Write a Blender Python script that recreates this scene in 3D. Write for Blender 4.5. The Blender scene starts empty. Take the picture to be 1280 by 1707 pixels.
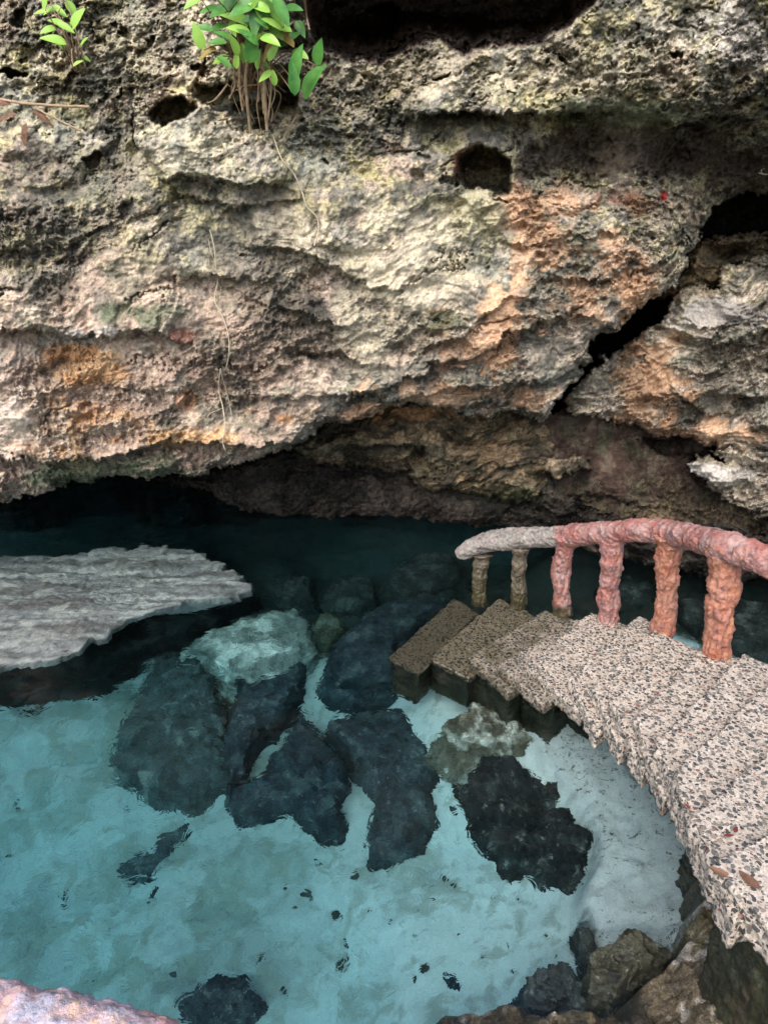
import bpy, math, random
import numpy as np
from mathutils import Vector, Matrix

C = bpy.context.scene
R = math.radians
random.seed(7)
rng = np.random.default_rng(11)

# ------------------------------------------------------------------ camera, sky, sun, exposure
PITCH, CAMZ, FPX = 24.0, 2.8, 26.0 / 36.0 * 1707.0
cam_d = bpy.data.cameras.new('camera')
cam_d.sensor_fit = 'VERTICAL'; cam_d.sensor_height = 36.0; cam_d.lens = 26.0
cam_d.clip_start = 0.05; cam_d.clip_end = 200
cam = bpy.data.objects.new('camera', cam_d); C.collection.objects.link(cam)
cam.location = (0, 0, CAMZ); cam.rotation_euler = (R(90 - PITCH), 0, 0)
C.camera = cam

SUN_EL, SUN_AZ = R(50), R(202)          # azimuth measured from +Y clockwise: behind the camera, a little to the left
w = bpy.data.worlds.new('World'); C.world = w; w.use_nodes = True
wn = w.node_tree
bg = wn.nodes['Background']; bg.inputs[1].default_value = 0.15
sky = wn.nodes.new('ShaderNodeTexSky'); sky.sky_type = 'NISHITA'; sky.sun_disc = False
sky.sun_elevation = SUN_EL; sky.sun_rotation = SUN_AZ; sky.dust_density = 3.0; sky.ozone_density = 0.6
wn.links.new(sky.outputs[0], bg.inputs[0])
sd = bpy.data.lights.new('sun', 'SUN'); sd.energy = 2.2; sd.angle = R(48); sd.color = (1.0, 0.95, 0.86)
sun = bpy.data.objects.new('sun', sd); C.collection.objects.link(sun)
sdir = Vector((math.sin(SUN_AZ) * math.cos(SUN_EL), math.cos(SUN_AZ) * math.cos(SUN_EL), math.sin(SUN_EL)))
sun.rotation_euler = sdir.to_track_quat('Z', 'Y').to_euler()
sun.location = (-3, -5, 9)
C.view_settings.view_transform = 'Standard'; C.view_settings.look = 'None'
C.view_settings.gamma = 1.0; C.view_settings.exposure = 0.68
C.render.engine = 'CYCLES'
cy = C.cycles
cy.use_denoising = True
try: cy.denoiser = 'OPENIMAGEDENOISE'
except Exception: pass
cy.max_bounces = 10; cy.diffuse_bounces = 3; cy.glossy_bounces = 3; cy.transmission_bounces = 8; cy.volume_bounces = 0
cy.caustics_refractive = True; cy.caustics_reflective = False; cy.blur_glossy = 0.5
cy.sample_clamp_indirect = 8.0; cy.use_adaptive_sampling = True; cy.adaptive_threshold = 0.02

# ------------------------------------------------------------------ maths helpers
cp, sp = math.cos(R(PITCH)), math.sin(R(PITCH))
def ray(u, v):                           # direction of a line of sight, photo pixel -> world
    a = (np.asarray(u, float) - 640.0) / FPX; b = (np.asarray(v, float) - 853.5) / FPX
    return np.stack([a, cp - b * sp, -sp - b * cp], -1)
def PZ(u, v, z):                         # point of the level z
    d = ray(u, v); t = (z - CAMZ) / d[..., 2]
    return np.stack([d[..., 0] * t, d[..., 1] * t, np.broadcast_to(z, t.shape) * 1.0], -1)
def PY(u, v, y):                         # point at forward distance y
    d = ray(u, v); t = y / d[..., 1]
    return np.stack([d[..., 0] * t, d[..., 1] * t, CAMZ + d[..., 2] * t], -1)
def PU(u, v, z):                         # point under water, where refraction puts it
    d = ray(u, v); d = d / np.linalg.norm(d, axis=-1, keepdims=True)
    t = -CAMZ / d[..., 2]
    x0 = d[..., 0] * t; y0 = d[..., 1] * t
    e = 1 / 1.33
    h = np.sqrt(d[..., 0] ** 2 + d[..., 1] ** 2); st = h * e; ct = np.sqrt(1 - st * st)
    run = (-np.asarray(z, float)) * st / ct
    return np.stack([x0 + d[..., 0] / h * run, y0 + d[..., 1] / h * run, np.broadcast_to(z, x0.shape) * 1.0], -1)

def _hash(ix, iy, iz, seed):
    h = (ix.astype(np.uint32) * np.uint32(374761393) + iy.astype(np.uint32) * np.uint32(668265263)
         + iz.astype(np.uint32) * np.uint32(2147483647 - 58) + np.uint32(seed * 974711 + 12345))
    h ^= h >> np.uint32(13); h *= np.uint32(1274126177); h ^= h >> np.uint32(16); h *= np.uint32(2246822519); h ^= h >> np.uint32(13)
    return h
_G = rng.normal(size=(256, 3)); _G = (_G / np.linalg.norm(_G, axis=1, keepdims=True)).astype(np.float32)
def perlin(p, seed=0):
    p = np.asarray(p, np.float32); sh = p.shape[:-1]; p = p.reshape(-1, 3)
    i = np.floor(p).astype(np.int64); f = (p - i).astype(np.float32)
    s = f * f * f * (f * (f * 6 - 15) + 10)
    out = 0
    for dx in (0, 1):
        wx = s[:, 0] if dx else 1 - s[:, 0]
        for dy in (0, 1):
            wy = s[:, 1] if dy else 1 - s[:, 1]
            for dz in (0, 1):
                wz = s[:, 2] if dz else 1 - s[:, 2]
                g = _G[_hash(i[:, 0] + dx, i[:, 1] + dy, i[:, 2] + dz, seed) & np.uint32(255)]
                out = out + wx * wy * wz * (g[:, 0] * (f[:, 0] - dx) + g[:, 1] * (f[:, 1] - dy) + g[:, 2] * (f[:, 2] - dz))
    return (out * 1.5).reshape(sh)
def fbm(p, oct=4, seed=0, gain=.5, lac=2.03):
    a, f, o = 1.0, 1.0, 0
    for k in range(oct):
        o = o + a * perlin(np.asarray(p) * f + k * 17.3, seed + k); a *= gain; f *= lac
    return o
def ridged(p, oct=4, seed=0, gain=.5, lac=2.07):
    a, f, o, wsum = 1.0, 1.0, 0, 0
    for k in range(oct):
        o = o + a * (1 - np.abs(perlin(np.asarray(p) * f + k * 9.1, seed + k)) * 2); wsum += a; a *= gain; f *= lac
    return o / wsum
def worley(p, seed=0):
    p = np.asarray(p, np.float32); sh = p.shape[:-1]; p = p.reshape(-1, 3)
    i = np.floor(p).astype(np.int64); best = np.full(len(p), 9.0, np.float32)
    for dx in (-1, 0, 1):
        for dy in (-1, 0, 1):
            for dz in (-1, 0, 1):
                j = i + (dx, dy, dz); h = _hash(j[:, 0], j[:, 1], j[:, 2], seed)
                q = np.stack([(h & np.uint32(1023)), (h >> np.uint32(10)) & np.uint32(1023), (h >> np.uint32(20)) & np.uint32(1023)], -1) / np.float32(1023)
                best = np.minimum(best, ((j + q - p) ** 2).sum(1))
    return np.sqrt(best).reshape(sh)
def sstep(a, b, x):
    t = np.clip((x - a) / (b - a), 0, 1); return t * t * (3 - 2 * t)
def sdf(poly, x, y):                     # signed distance to a polygon, positive inside
    poly = np.asarray(poly, float); d = np.full(x.shape, 1e9); ins = np.zeros(x.shape, bool)
    n = len(poly)
    for k in range(n):
        ax, ay = poly[k]; bx, by = poly[(k + 1) % n]
        ex, ey = bx - ax, by - ay
        t = np.clip(((x - ax) * ex + (y - ay) * ey) / (ex * ex + ey * ey + 1e-9), 0, 1)
        d = np.minimum(d, (x - ax - t * ex) ** 2 + (y - ay - t * ey) ** 2)
        c = ((ay > y) != (by > y)) & (x < (bx - ax) * (y - ay) / ((by - ay) if by != ay else 1e-9) + ax)
        ins ^= c
    d = np.sqrt(d)
    return np.where(ins, d, -d)
def idw(pts, x, y, s, far=4.0):          # smooth interpolation of (x, y, value) control points
    num = 0; den = 0
    for (a, b, val) in pts:
        r2 = ((x - a) ** 2 + (y - b) ** 2) / (s * s)
        wgt = np.exp(-r2) + 0.02 * np.exp(-r2 / (far * far)) + 1e-6 / (1 + r2)
        num = num + wgt * val; den = den + wgt
    return num / den

# ------------------------------------------------------------------ mesh helpers
def mesh(name, V, F, mat, smooth=True, cols=None, alpha=None):
    V = np.asarray(V, np.float32)
    me = bpy.data.meshes.new(name)
    if isinstance(F, np.ndarray) and F.ndim == 2:
        k = F.shape[1]; n = len(F); idx = F.ravel().astype(np.int32)
        starts = np.arange(0, n * k, k, dtype=np.int32); tot = np.full(n, k, np.int32)
    else:
        tot = np.array([len(f) for f in F], np.int32); n = len(F)
        idx = np.concatenate([np.asarray(f, np.int32) for f in F]); starts = np.concatenate([[0], np.cumsum(tot)[:-1]]).astype(np.int32)
    me.vertices.add(len(V)); me.vertices.foreach_set('co', V.ravel())
    me.loops.add(len(idx)); me.loops.foreach_set('vertex_index', idx)
    me.polygons.add(n); me.polygons.foreach_set('loop_start', starts); me.polygons.foreach_set('loop_total', tot)
    me.polygons.foreach_set('use_smooth', np.full(n, smooth, bool))
    me.update(calc_edges=True); me.validate()
    if cols is not None:
        a = me.color_attributes.new('tone', 'FLOAT_COLOR', 'POINT')
        a.data.foreach_set('color', np.concatenate([cols, np.ones((len(cols), 1)) if alpha is None else alpha[:, None]], 1).astype(np.float32).ravel())
    if mat: me.materials.append(mat)
    return me
def link(name, me, parent=None, loc=None):
    o = bpy.data.objects.new(name, me); C.collection.objects.link(o)
    if parent is not None:
        o.parent = parent; o.location = -parent.location if loc is None else loc
    elif loc is not None: o.location = loc
    return o
def solid(name, V, F, mat, parent=None, smooth=True, cols=None, alpha=None):
    V = np.asarray(V, float)
    if parent is None:                   # a thing of one mesh gets its origin at its base
        c = np.array([V[:, 0].mean(), V[:, 1].mean(), V[:, 2].min()])
        return link(name, mesh(name, V - c, F, mat, smooth, cols, alpha), None, Vector(c))
    c = np.array(parent.location)
    return link(name, mesh(name, V - c, F, mat, smooth, cols), parent, Vector((0, 0, 0)))
def tag(o, label=None, cat=None, group=None, kind=None):
    if label: o['label'] = label
    if cat: o['category'] = cat
    if group: o['group'] = group
    if kind: o['kind'] = kind
    return o
def thing(name, loc, label, cat, group=None):
    o = bpy.data.objects.new(name, None); C.collection.objects.link(o); o.location = Vector(loc); o.empty_display_size = .1
    return tag(o, label, cat, group)
def grid_faces(n, m, wrap=False):
    a = np.arange(n * m).reshape(n, m)
    if wrap:
        b = np.roll(a, -1, 1)
        return np.stack([a[:-1], b[:-1], b[1:], a[1:]], -1).reshape(-1, 4)
    return np.stack([a[:-1, :-1], a[:-1, 1:], a[1:, 1:], a[1:, :-1]], -1).reshape(-1, 4)
def smooth_path(P, n):
    P = np.asarray(P, float); k = len(P)
    t = np.linspace(0, k - 1, n); i = np.clip(t.astype(int), 0, k - 2); f = (t - i)[:, None]
    p0 = P[np.clip(i - 1, 0, k - 1)]; p1 = P[i]; p2 = P[i + 1]; p3 = P[np.clip(i + 2, 0, k - 1)]
    return .5 * ((2 * p1) + (-p0 + p2) * f + (2 * p0 - 5 * p1 + 4 * p2 - p3) * f * f + (-p0 + 3 * p1 - 3 * p2 + p3) * f ** 3)
def tube(P, rad, n=12, disp=None):
    P = np.asarray(P, float); m = len(P); rad = np.broadcast_to(rad, (m,))
    T = np.gradient(P, axis=0); T /= np.linalg.norm(T, axis=1, keepdims=True) + 1e-9
    up = np.array([0.13, .31, .94]) if abs(T[0, 2]) < .8 else np.array([0.9, .4, .1])
    A = np.cross(T, up); A /= np.linalg.norm(A, axis=1, keepdims=True); B = np.cross(T, A)
    th = np.linspace(0, 2 * np.pi, n, endpoint=False)
    N = A[:, None] * np.cos(th)[None, :, None] + B[:, None] * np.sin(th)[None, :, None]
    V = P[:, None] + N * rad[:, None, None]
    if disp is not None: V = V + N * disp(V)[..., None]
    V = V.reshape(-1, 3); F = grid_faces(m, n, True)
    V = np.concatenate([V, P[:1], P[-1:]]); a = m * n
    i = np.arange(n); j = (i + 1) % n
    caps = [(a, j_, i_) for i_, j_ in zip(i, j)] + [(a + 1, (m - 1) * n + i_, (m - 1) * n + j_) for i_, j_ in zip(i, j)]
    return V, [tuple(f) for f in F] + caps
class Bag:                               # several shells of one part gathered into one mesh
    def __init__(s): s.V = []; s.F = []; s.n = 0
    def add(s, V, F):
        s.V.append(np.asarray(V, float)); s.F += [tuple(int(i) + s.n for i in f) for f in F]; s.n += len(V); return s
    def build(s, name, mat, parent=None, smooth=True): return solid(name, np.concatenate(s.V), s.F, mat, parent, smooth)

# ------------------------------------------------------------------ materials
class NT:
    def __init__(s, name, rough=.85, spec=.3):
        s.m = bpy.data.materials.new(name); s.m.use_nodes = True; s.t = s.m.node_tree; s.b = s.t.nodes['Principled BSDF']
        s.b.inputs['Roughness'].default_value = rough; s.b.inputs['Specular IOR Level'].default_value = spec
        s.geo = s.new('ShaderNodeNewGeometry'); s.pos = s.geo.outputs['Position']
    def new(s, typ, **kw):
        n = s.t.nodes.new(typ)
        for k, v in kw.items(): setattr(n, k, v)
        return n
    def put(s, sock, v):
        if hasattr(v, 'is_output'): s.t.links.new(v, sock)
        else: sock.default_value = v
    def noise(s, scale, detail=4, rough=.55, vec=None, dist=0.0):
        n = s.new('ShaderNodeTexNoise'); s.put(n.inputs['Vector'], vec or s.pos)
        n.inputs['Scale'].default_value = scale; n.inputs['Detail'].default_value = detail
        n.inputs['Roughness'].default_value = rough; n.inputs['Distortion'].default_value = dist
        return n.outputs[0]
    def vor(s, scale, feature='F1', vec=None, rand=1.0):
        n = s.new('ShaderNodeTexVoronoi', feature=feature); s.put(n.inputs['Vector'], vec or s.pos)
        n.inputs['Scale'].default_value = scale; n.inputs['Randomness'].default_value = rand
        return n
    def ramp(s, x, stops, interp='LINEAR'):
        n = s.new('ShaderNodeValToRGB'); s.put(n.inputs[0], x); e = n.color_ramp.elements; n.color_ramp.interpolation = interp
        while len(e) < len(stops): e.new(.5)
        for q, (p, c) in zip(e, stops):
            q.position = p; q.color = (*c, 1) if hasattr(c, '__len__') else (c, c, c, 1)
        return n.outputs[0]
    def mapr(s, x, a, b, c=0, d=1):
        n = s.new('ShaderNodeMapRange'); s.put(n.inputs[0], x)
        for i, v in enumerate((a, b, c, d)): s.put(n.inputs[i + 1], v)
        return n.outputs[0]
    def mix(s, f, a, b, mode='MIX'):
        n = s.new('ShaderNodeMix', data_type='RGBA', blend_type=mode)
        s.put(n.inputs[0], f)
        for sock, v in ((n.inputs[6], a), (n.inputs[7], b)):
            s.put(sock, v if hasattr(v, 'is_output') else ((*v, 1) if hasattr(v, '__len__') else (v, v, v, 1)))
        return n.outputs[2]
    def math(s, op, a, b=0.0):
        n = s.new('ShaderNodeMath', operation=op); s.put(n.inputs[0], a); s.put(n.inputs[1], b); return n.outputs[0]
    def vmul(s, v, k):
        n = s.new('ShaderNodeVectorMath', operation='MULTIPLY'); s.put(n.inputs[0], v); n.inputs[1].default_value = k; return n.outputs[0]
    def warp(s, amt, scale):
        n = s.new('ShaderNodeTexNoise'); s.put(n.inputs['Vector'], s.pos); n.inputs['Scale'].default_value = scale; n.inputs['Detail'].default_value = 2
        a = s.new('ShaderNodeVectorMath', operation='MULTIPLY_ADD'); s.put(a.inputs[0], n.outputs[1]); a.inputs[1].default_value = (amt,) * 3; s.put(a.inputs[2], s.pos)
        return a.outputs[0]
    def z(s):
        n = s.new('ShaderNodeSeparateXYZ'); s.put(n.inputs[0], s.pos); return n.outputs[2]
    def color(s, c): s.put(s.b.inputs['Base Color'], c if hasattr(c, 'is_output') else (*c, 1)); return s
    def rough(s, r): s.put(s.b.inputs['Roughness'], r); return s
    def bump(s, h, dist, strength=1.0, prev=None):
        n = s.new('ShaderNodeBump'); s.put(n.inputs['Height'], h); n.inputs['Distance'].default_value = dist; s.put(n.inputs['Strength'], strength)
        if prev is not None: s.put(n.inputs['Normal'], prev)
        s.t.links.new(n.outputs[0], s.b.inputs['Normal']); return n.outputs[0]

def rock_material():
    k = NT('limestone', .88, .25)
    an = k.new('ShaderNodeAttribute', attribute_name='tone'); at = an.outputs['Color']; al = an.outputs['Alpha']
    f1 = k.noise(30, 8, .68); f2 = k.noise(120, 5, .65)
    c = k.mix(k.mapr(al, 0, 1, .45, 1), at, k.mix(1.0, at, k.ramp(f1, [(.30, .35), (.50, 1.0), (.68, 1.5)]), 'MULTIPLY'))
    c = k.mix(k.mapr(al, 0, 1, .35, .9), c, k.mix(1.0, c, k.ramp(f2, [(.33, .5), (.5, 1.0), (.68, 1.4)]), 'MULTIPLY'))
    k.color(c)
    v = k.vor(42, vec=k.warp(.04, 18)).outputs['Distance']
    b1 = k.bump(f1, .03, k.mapr(al, 0, 1, .25, .8)); b2 = k.bump(v, .012, k.mapr(al, 0, 1, .05, .6), b1); k.bump(f2, .006, k.mapr(al, 0, 1, .3, .8), b2)
    return k.m
M_ROCK = rock_material()

def attr_material(name, rough, spec, s1, s2, bump1, bump2, lo=.6, hi=1.35):
    k = NT(name, rough, spec)
    at = k.new('ShaderNodeAttribute', attribute_name='tone').outputs['Color']
    f1 = k.noise(s1, 6, .65); f2 = k.noise(s2, 4, .6)
    c = k.mix(1.0, at, k.ramp(f1, [(.3, lo), (.5, 1.0), (.7, hi)]), 'MULTIPLY')
    c = k.mix(1.0, c, k.ramp(f2, [(.3, lo), (.5, 1.0), (.7, hi)]), 'MULTIPLY')
    k.color(c); b = k.bump(f1, bump1, .8); k.bump(f2, bump2, .8, b)
    return k.m
def sand_material():
    k = NT('pale_sand', .95, .1)
    an = k.new('ShaderNodeAttribute', attribute_name='tone'); at = an.outputs['Color']; al = an.outputs['Alpha']
    f1 = k.noise(11, 8, .7, dist=2.2); f2 = k.noise(170, 4, .6)
    sx = k.new('ShaderNodeSeparateXYZ'); k.put(sx.inputs[0], k.pos)
    c = k.mix(k.mapr(sx.outputs[0], .5, -.9, .28, 1), at, k.mix(1, at, k.ramp(f1, [(.3, .66), (.47, .95), (.7, 1.12)]), 'MULTIPLY')); c = k.mix(1, c, k.ramp(f2, [(.3, .8), (.5, 1.0), (.7, 1.1)]), 'MULTIPLY')
    d = k.noise(26, 6, .68, vec=k.vmul(k.warp(.10, 5), (1.0, 1.7, 1)), dist=.8)
    spk = k.mapr(k.math('SUBTRACT', d, k.mapr(al, 0, 1, .78, .55)), 0, .035)
    d2 = k.noise(75, 3, .6); spk2 = k.mapr(k.math('SUBTRACT', d2, k.mapr(al, 0, 1, .80, .66)), 0, .03)
    c = k.mix(k.math('MULTIPLY', spk, .85), c, (.085, .085, .07)); c = k.mix(k.math('MULTIPLY', spk2, .8), c, (.07, .065, .05))
    k.color(c); b = k.bump(f1, .02, .6); k.bump(f2, .003, .6, b)
    return k.m
M_SAND = sand_material()
def boulder_material():
    k = NT('submerged_rock', .9, .2)
    at = k.new('ShaderNodeAttribute', attribute_name='tone').outputs['Color']
    f1 = k.noise(22, 7, .68); f2 = k.noise(120, 4, .6); f3 = k.noise(60, 5, .7, vec=k.warp(.05, 8))
    c = k.mix(1, at, k.ramp(f1, [(.3, .5), (.5, 1.0), (.7, 1.7)]), 'MULTIPLY'); c = k.mix(1, c, k.ramp(f2, [(.3, .6), (.5, 1.0), (.7, 1.5)]), 'MULTIPLY')
    c = k.mix(k.mapr(f3, .645, .70, 0, .8), c, (.36, .37, .33))
    k.color(c); b = k.bump(f1, .02, .5); k.bump(f2, .004, .5, b)
    return k.m
M_BOULDER = boulder_material()
def bank_material():
    k = NT('wet_rock', .45, .45)
    at = k.new('ShaderNodeAttribute', attribute_name='tone').outputs['Color']
    f1 = k.noise(26, 8, .7); f2 = k.noise(150, 5, .7); f3 = k.noise(85, 4, .7, vec=k.warp(.03, 12))
    c = k.mix(1, at, k.ramp(f1, [(.32, .4), (.5, 1.0), (.66, 1.9)]), 'MULTIPLY'); c = k.mix(1, c, k.ramp(f2, [(.35, .45), (.5, 1.0), (.65, 1.9)]), 'MULTIPLY')
    c = k.mix(k.mapr(f3, .56, .66, 0, .75), c, (.24, .215, .15)); c = k.mix(k.mapr(f3, .42, .34, 0, .8), c, (.03, .027, .02))
    k.color(c); b = k.bump(f1, .035, .9); k.bump(f3, .010, .8, b)
    return k.m
M_BANK = bank_material()
M_SHELF = attr_material('pale_shelf_rock', .9, .2, 25, 110, .02, .006, .7, 1.3)

def pebble_material():
    k = NT('exposed_pebble_concrete', .72, .35)
    vec = k.warp(.024, 26)
    v = k.vor(56, vec=vec); v2 = k.vor(108, vec=vec)
    rnd = k.new('ShaderNodeSeparateColor'); k.put(rnd.inputs[0], v.outputs['Color'])
    rnd2 = k.new('ShaderNodeSeparateColor'); k.put(rnd2.inputs[0], v2.outputs['Color'])
    thr = k.mapr(rnd.outputs[1], 0, 1, .30, .60)
    m1 = k.mapr(k.math('SUBTRACT', thr, v.outputs['Distance']), -.03, .06)
    thr2 = k.mapr(rnd2.outputs[1], .25, 1, -.05, .50)
    m2 = k.mapr(k.math('SUBTRACT', thr2, v2.outputs['Distance']), -.04, .08)
    pc = k.ramp(rnd.outputs[0], [(0, (.06, .062, .064)), (.25, (.12, .122, .118)), (.45, (.20, .19, .17)), (.65, (.27, .21, .17)), (.76, (.085, .09, .095)), (.88, (.45, .39, .34)), (.97, (.24, .10, .08))], 'CONSTANT')
    pc2 = k.ramp(rnd2.outputs[0], [(0, (.10, .10, .10)), (.3, (.20, .19, .18)), (.6, (.34, .28, .24)), (.82, (.13, .13, .13))], 'CONSTANT')
    mort = k.mix(k.noise(6, 5), (.50, .425, .365), (.72, .64, .57))
    mort = k.mix(k.mapr(k.noise(85, 3), .35, .7), k.mix(1, mort, (.6, .58, .55), 'MULTIPLY'), mort)
    c = k.mix(m2, mort, pc2); c = k.mix(m1, c, pc)
    wet = k.mapr(k.math('ADD', k.z(), k.mapr(k.noise(7, 4), .3, .7, -.06, .06)), .06, .24, 1, 0)
    c = k.mix(wet, c, k.mix(1, c, (.27, .275, .225), 'MULTIPLY'))
    k.color(c); k.rough(k.mapr(wet, 0, 1, .75, .35))
    h = k.math('ADD', m1, k.math('MULTIPLY', m2, .6))
    b = k.bump(h, .008, .8); k.bump(k.noise(220, 4), .003, .6, b)
    return k.m
M_PEBBLE = pebble_material()

def paint_material(name, a, b, c, under, wetz=(.12, .24)):
    k = NT(name, .55, .4)
    n1 = k.noise(9, 5, .6, dist=.6); n2 = k.noise(45, 5, .65); n3 = k.noise(20, 6, .7)
    col = k.mix(k.mapr(n1, .36, .62), a, b); col = k.mix(k.mapr(k.noise(16, 4, .6), .5, .68), col, c)
    col = k.mix(k.mapr(n3, .52, .64), col, under)
    col = k.mix(1, col, k.ramp(n2, [(.3, .6), (.5, 1.0), (.7, 1.25)]), 'MULTIPLY')
    wet = k.mapr(k.math('ADD', k.z(), k.mapr(k.noise(14, 4), .3, .7, -.05, .05)), wetz[0], wetz[1], 1, 0)
    col = k.mix(wet, col, k.mix(n3, (.018, .02, .012), (.10, .085, .04)))
    k.color(col); k.rough(k.mapr(wet, 0, 1, .46, .28))
    q = k.bump(n2, .012, .8); k.bump(k.noise(130, 4), .004, .7, q)
    return k.m
M_PINK = paint_material('weathered_pink_paint', (.33, .125, .11), (.39, .255, .24), (.38, .16, .115), (.14, .095, .10))
M_ORANGE = paint_material('weathered_coral_paint', (.42, .155, .095), (.43, .215, .16), (.46, .205, .12), (.24, .115, .10))
M_GREYP = paint_material('bare_grey_cement', (.23, .215, .20), (.31, .285, .265), (.27, .215, .205), (.14, .125, .12), (-.9, -.8))
M_WETPOST = paint_material('algae_covered_cement', (.15, .125, .095), (.10, .085, .058), (.21, .18, .14), (.04, .036, .026), (.10, .30))

def plain(name, a, b, scale, rough=.6, bump=.003, spec=.3, trans=0):
    k = NT(name, rough, spec); n = k.noise(scale, 5, .6)
    k.color(k.mix(k.mapr(n, .3, .7), a, b)); k.bump(k.noise(scale * 3, 4), bump, .7)
    if trans: k.b.inputs['Transmission Weight'].default_value = 0
    return k.m
M_LEAF = plain('fresh_green_leaf', (.035, .15, .03), (.12, .32, .06), 14, .42, .001, .45)
M_LEAF2 = plain('light_green_leaf', (.20, .42, .06), (.34, .55, .10), 9, .42, .001, .45)
M_OLDLEAF = plain('yellowing_leaf', (.34, .30, .06), (.42, .24, .07), 20, .5, .001, .4)
M_DEADLEAF = plain('dead_leaf', (.09, .045, .028), (.24, .13, .085), 30, .7, .002)
M_REDLEAF = plain('red_leaf', (.13, .025, .018), (.22, .05, .035), 25, .6, .002)
M_TWIG = plain('dry_twig', (.30, .20, .12), (.48, .36, .25), 30, .85)
M_ROOT = plain('woody_root', (.16, .11, .07), (.38, .28, .17), 30, .85)
M_PALEROOT = plain('pale_root', (.42, .36, .26), (.55, .48, .36), 30, .85)
M_MOSSWALL = None
def wall_material():
    k = NT('damp_algae_wall', .4, .45)
    n1 = k.noise(5, 6, .6, dist=.8); n2 = k.noise(60, 5, .7)
    st = k.noise(4, 5, .6, vec=k.vmul(k.pos, (4, 4, 1.0)))
    c = k.mix(k.mapr(st, .38, .60), (.016, .015, .012), (.028, .032, .016))
    c = k.mix(k.mapr(n1, .54, .68), c, (.10, .075, .05)); c = k.mix(1, c, k.ramp(n2, [(.3, .5), (.5, 1.0), (.7, 1.6)]), 'MULTIPLY')
    k.color(c); b = k.bump(n1, .03, .8); k.bump(n2, .008, .8, b)
    return k.m
M_WALL = wall_material()
def water_material():
    m = bpy.data.materials.new('clear_water'); m.use_nodes = True; t = m.node_tree; t.nodes.clear()
    o = t.nodes.new('ShaderNodeOutputMaterial'); g = t.nodes.new('ShaderNodeBsdfGlass'); g.inputs['IOR'].default_value = 1.33; g.inputs['Roughness'].default_value = 0
    t.links.new(g.outputs[0], o.inputs['Surface'])
    gp = t.nodes.new('ShaderNodeNewGeometry'); nz = t.nodes.new('ShaderNodeTexNoise'); nz.inputs['Scale'].default_value = 11; nz.inputs['Detail'].default_value = 3; nz.inputs['Distortion'].default_value = 1.0
    t.links.new(gp.outputs['Position'], nz.inputs['Vector']); bu = t.nodes.new('ShaderNodeBump'); bu.inputs['Distance'].default_value = .010; bu.inputs['Strength'].default_value = .34
    t.links.new(nz.outputs[0], bu.inputs['Height']); t.links.new(bu.outputs[0], g.inputs['Normal'])
    a = t.nodes.new('ShaderNodeVolumeAbsorption'); a.inputs['Color'].default_value = (.10, .735, .86, 1); a.inputs['Density'].default_value = .50
    t.links.new(a.outputs[0], o.inputs['Volume'])
    return m
M_WATER = water_material()

# ------------------------------------------------------------------ the rock face round the cave
US, VS = np.arange(-330, 1620, 1.7), np.arange(-330, 1010, 1.7)
U, Vv = np.meshgrid(US, VS)
A_CTRL = [(-300, -300, 5.2), (0, -50, 5.35), (250, -50, 5.4), (100, 100, 5.15), (250, 100, 5.1), (90, 200, 4.98), (330, 235, 4.72), (420, 260, 4.78), (60, 400, 4.78), (-200, 450, 4.7),
          (0, 490, 4.62), (200, 490, 4.68), (100, 620, 4.74), (90, 700, 4.70), (60, 800, 4.92), (420, 440, 4.96), (520, 300, 4.96), (640, 400, 4.98), (640, 550, 4.88),
          (500, 640, 4.80), (300, 700, 4.84), (620, 660, 4.95), (780, 640, 5.05), (900, 660, 5.15), (900, 520, 4.98), (1000, 450, 4.98), (1110, 430, 5.05), (860, 370, 5.02), (780, 250, 5.02),
          (700, 150, 5.05), (1000, 270, 5.42), (1200, 290, 5.60), (1000, 130, 4.95), (1200, 120, 4.80), (1300, 40, 4.70), (1500, 100, 4.5), (620, 130, 5.2), (460, 130, 5.4), (800, -150, 5.0), (1500, 300, 5.3)]
A_POLY = [(-600, 838), (-100, 838), (0, 838), (40, 826), (110, 812), (190, 802), (270, 800), (330, 792), (400, 772), (470, 752), (500, 738), (560, 706), (640, 681), (690, 667), (760, 690), (850, 692), (905, 695), (930, 660),
          (955, 625), (985, 600), (990, 562), (1030, 556), (1062, 510), (1120, 480), (1150, 410), (1190, 347), (1230, 330), (1300, 318), (1700, 300), (1700, -600), (-600, -600)]
B_POLY = [(480, 745), (560, 700), (640, 676), (700, 655), (760, 660), (900, 680), (916, 720), (918, 780), (905, 830), (860, 840), (800, 826), (720, 816), (690, 802), (600, 778), (540, 768)]
C_POLY = [(930, 668), (958, 632), (985, 612), (1010, 598), (1040, 585), (1072, 560), (1110, 528), (1112, 500), (1150, 482), (1200, 470), (1215, 440), (1290, 425), (1700, 420), (1700, 900), (1290, 795), (1250, 768), (1190, 748), (1100, 722), (1020, 697), (955, 690)]
C2_POLY = [(1096, 505), (1085, 488), (1110, 470), (1128, 440), (1150, 396), (1230, 395), (1300, 380), (1700, 370), (1700, 480), (1220, 480)]
D_POLY = [(880, 680), (960, 680), (1060, 700), (1200, 720), (1700, 820), (1700, 930), (1290, 915), (1100, 890), (960, 880), (880, 860)]
E_POLY = [(262, 806), (330, 786), (400, 768), (470, 748), (520, 730), (700, 720), (900, 780), (980, 850), (1140, 868), (1290, 880), (1700, 890), (1700, 1010), (1290, 975), (1220, 985), (1180, 962), (1120, 956), (1080, 948), (1040, 935), (985, 936), (960, 905), (920, 895), (860, 884), (800, 882), (700, 872), (640, 864), (560, 876), (460, 877), (405, 850), (372, 824), (300, 816)]
F_POLY = [(1146, 778), (1165, 760), (1215, 770), (1300, 795), (1700, 880), (1700, 960), (1290, 868), (1235, 848), (1190, 820)]
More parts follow.
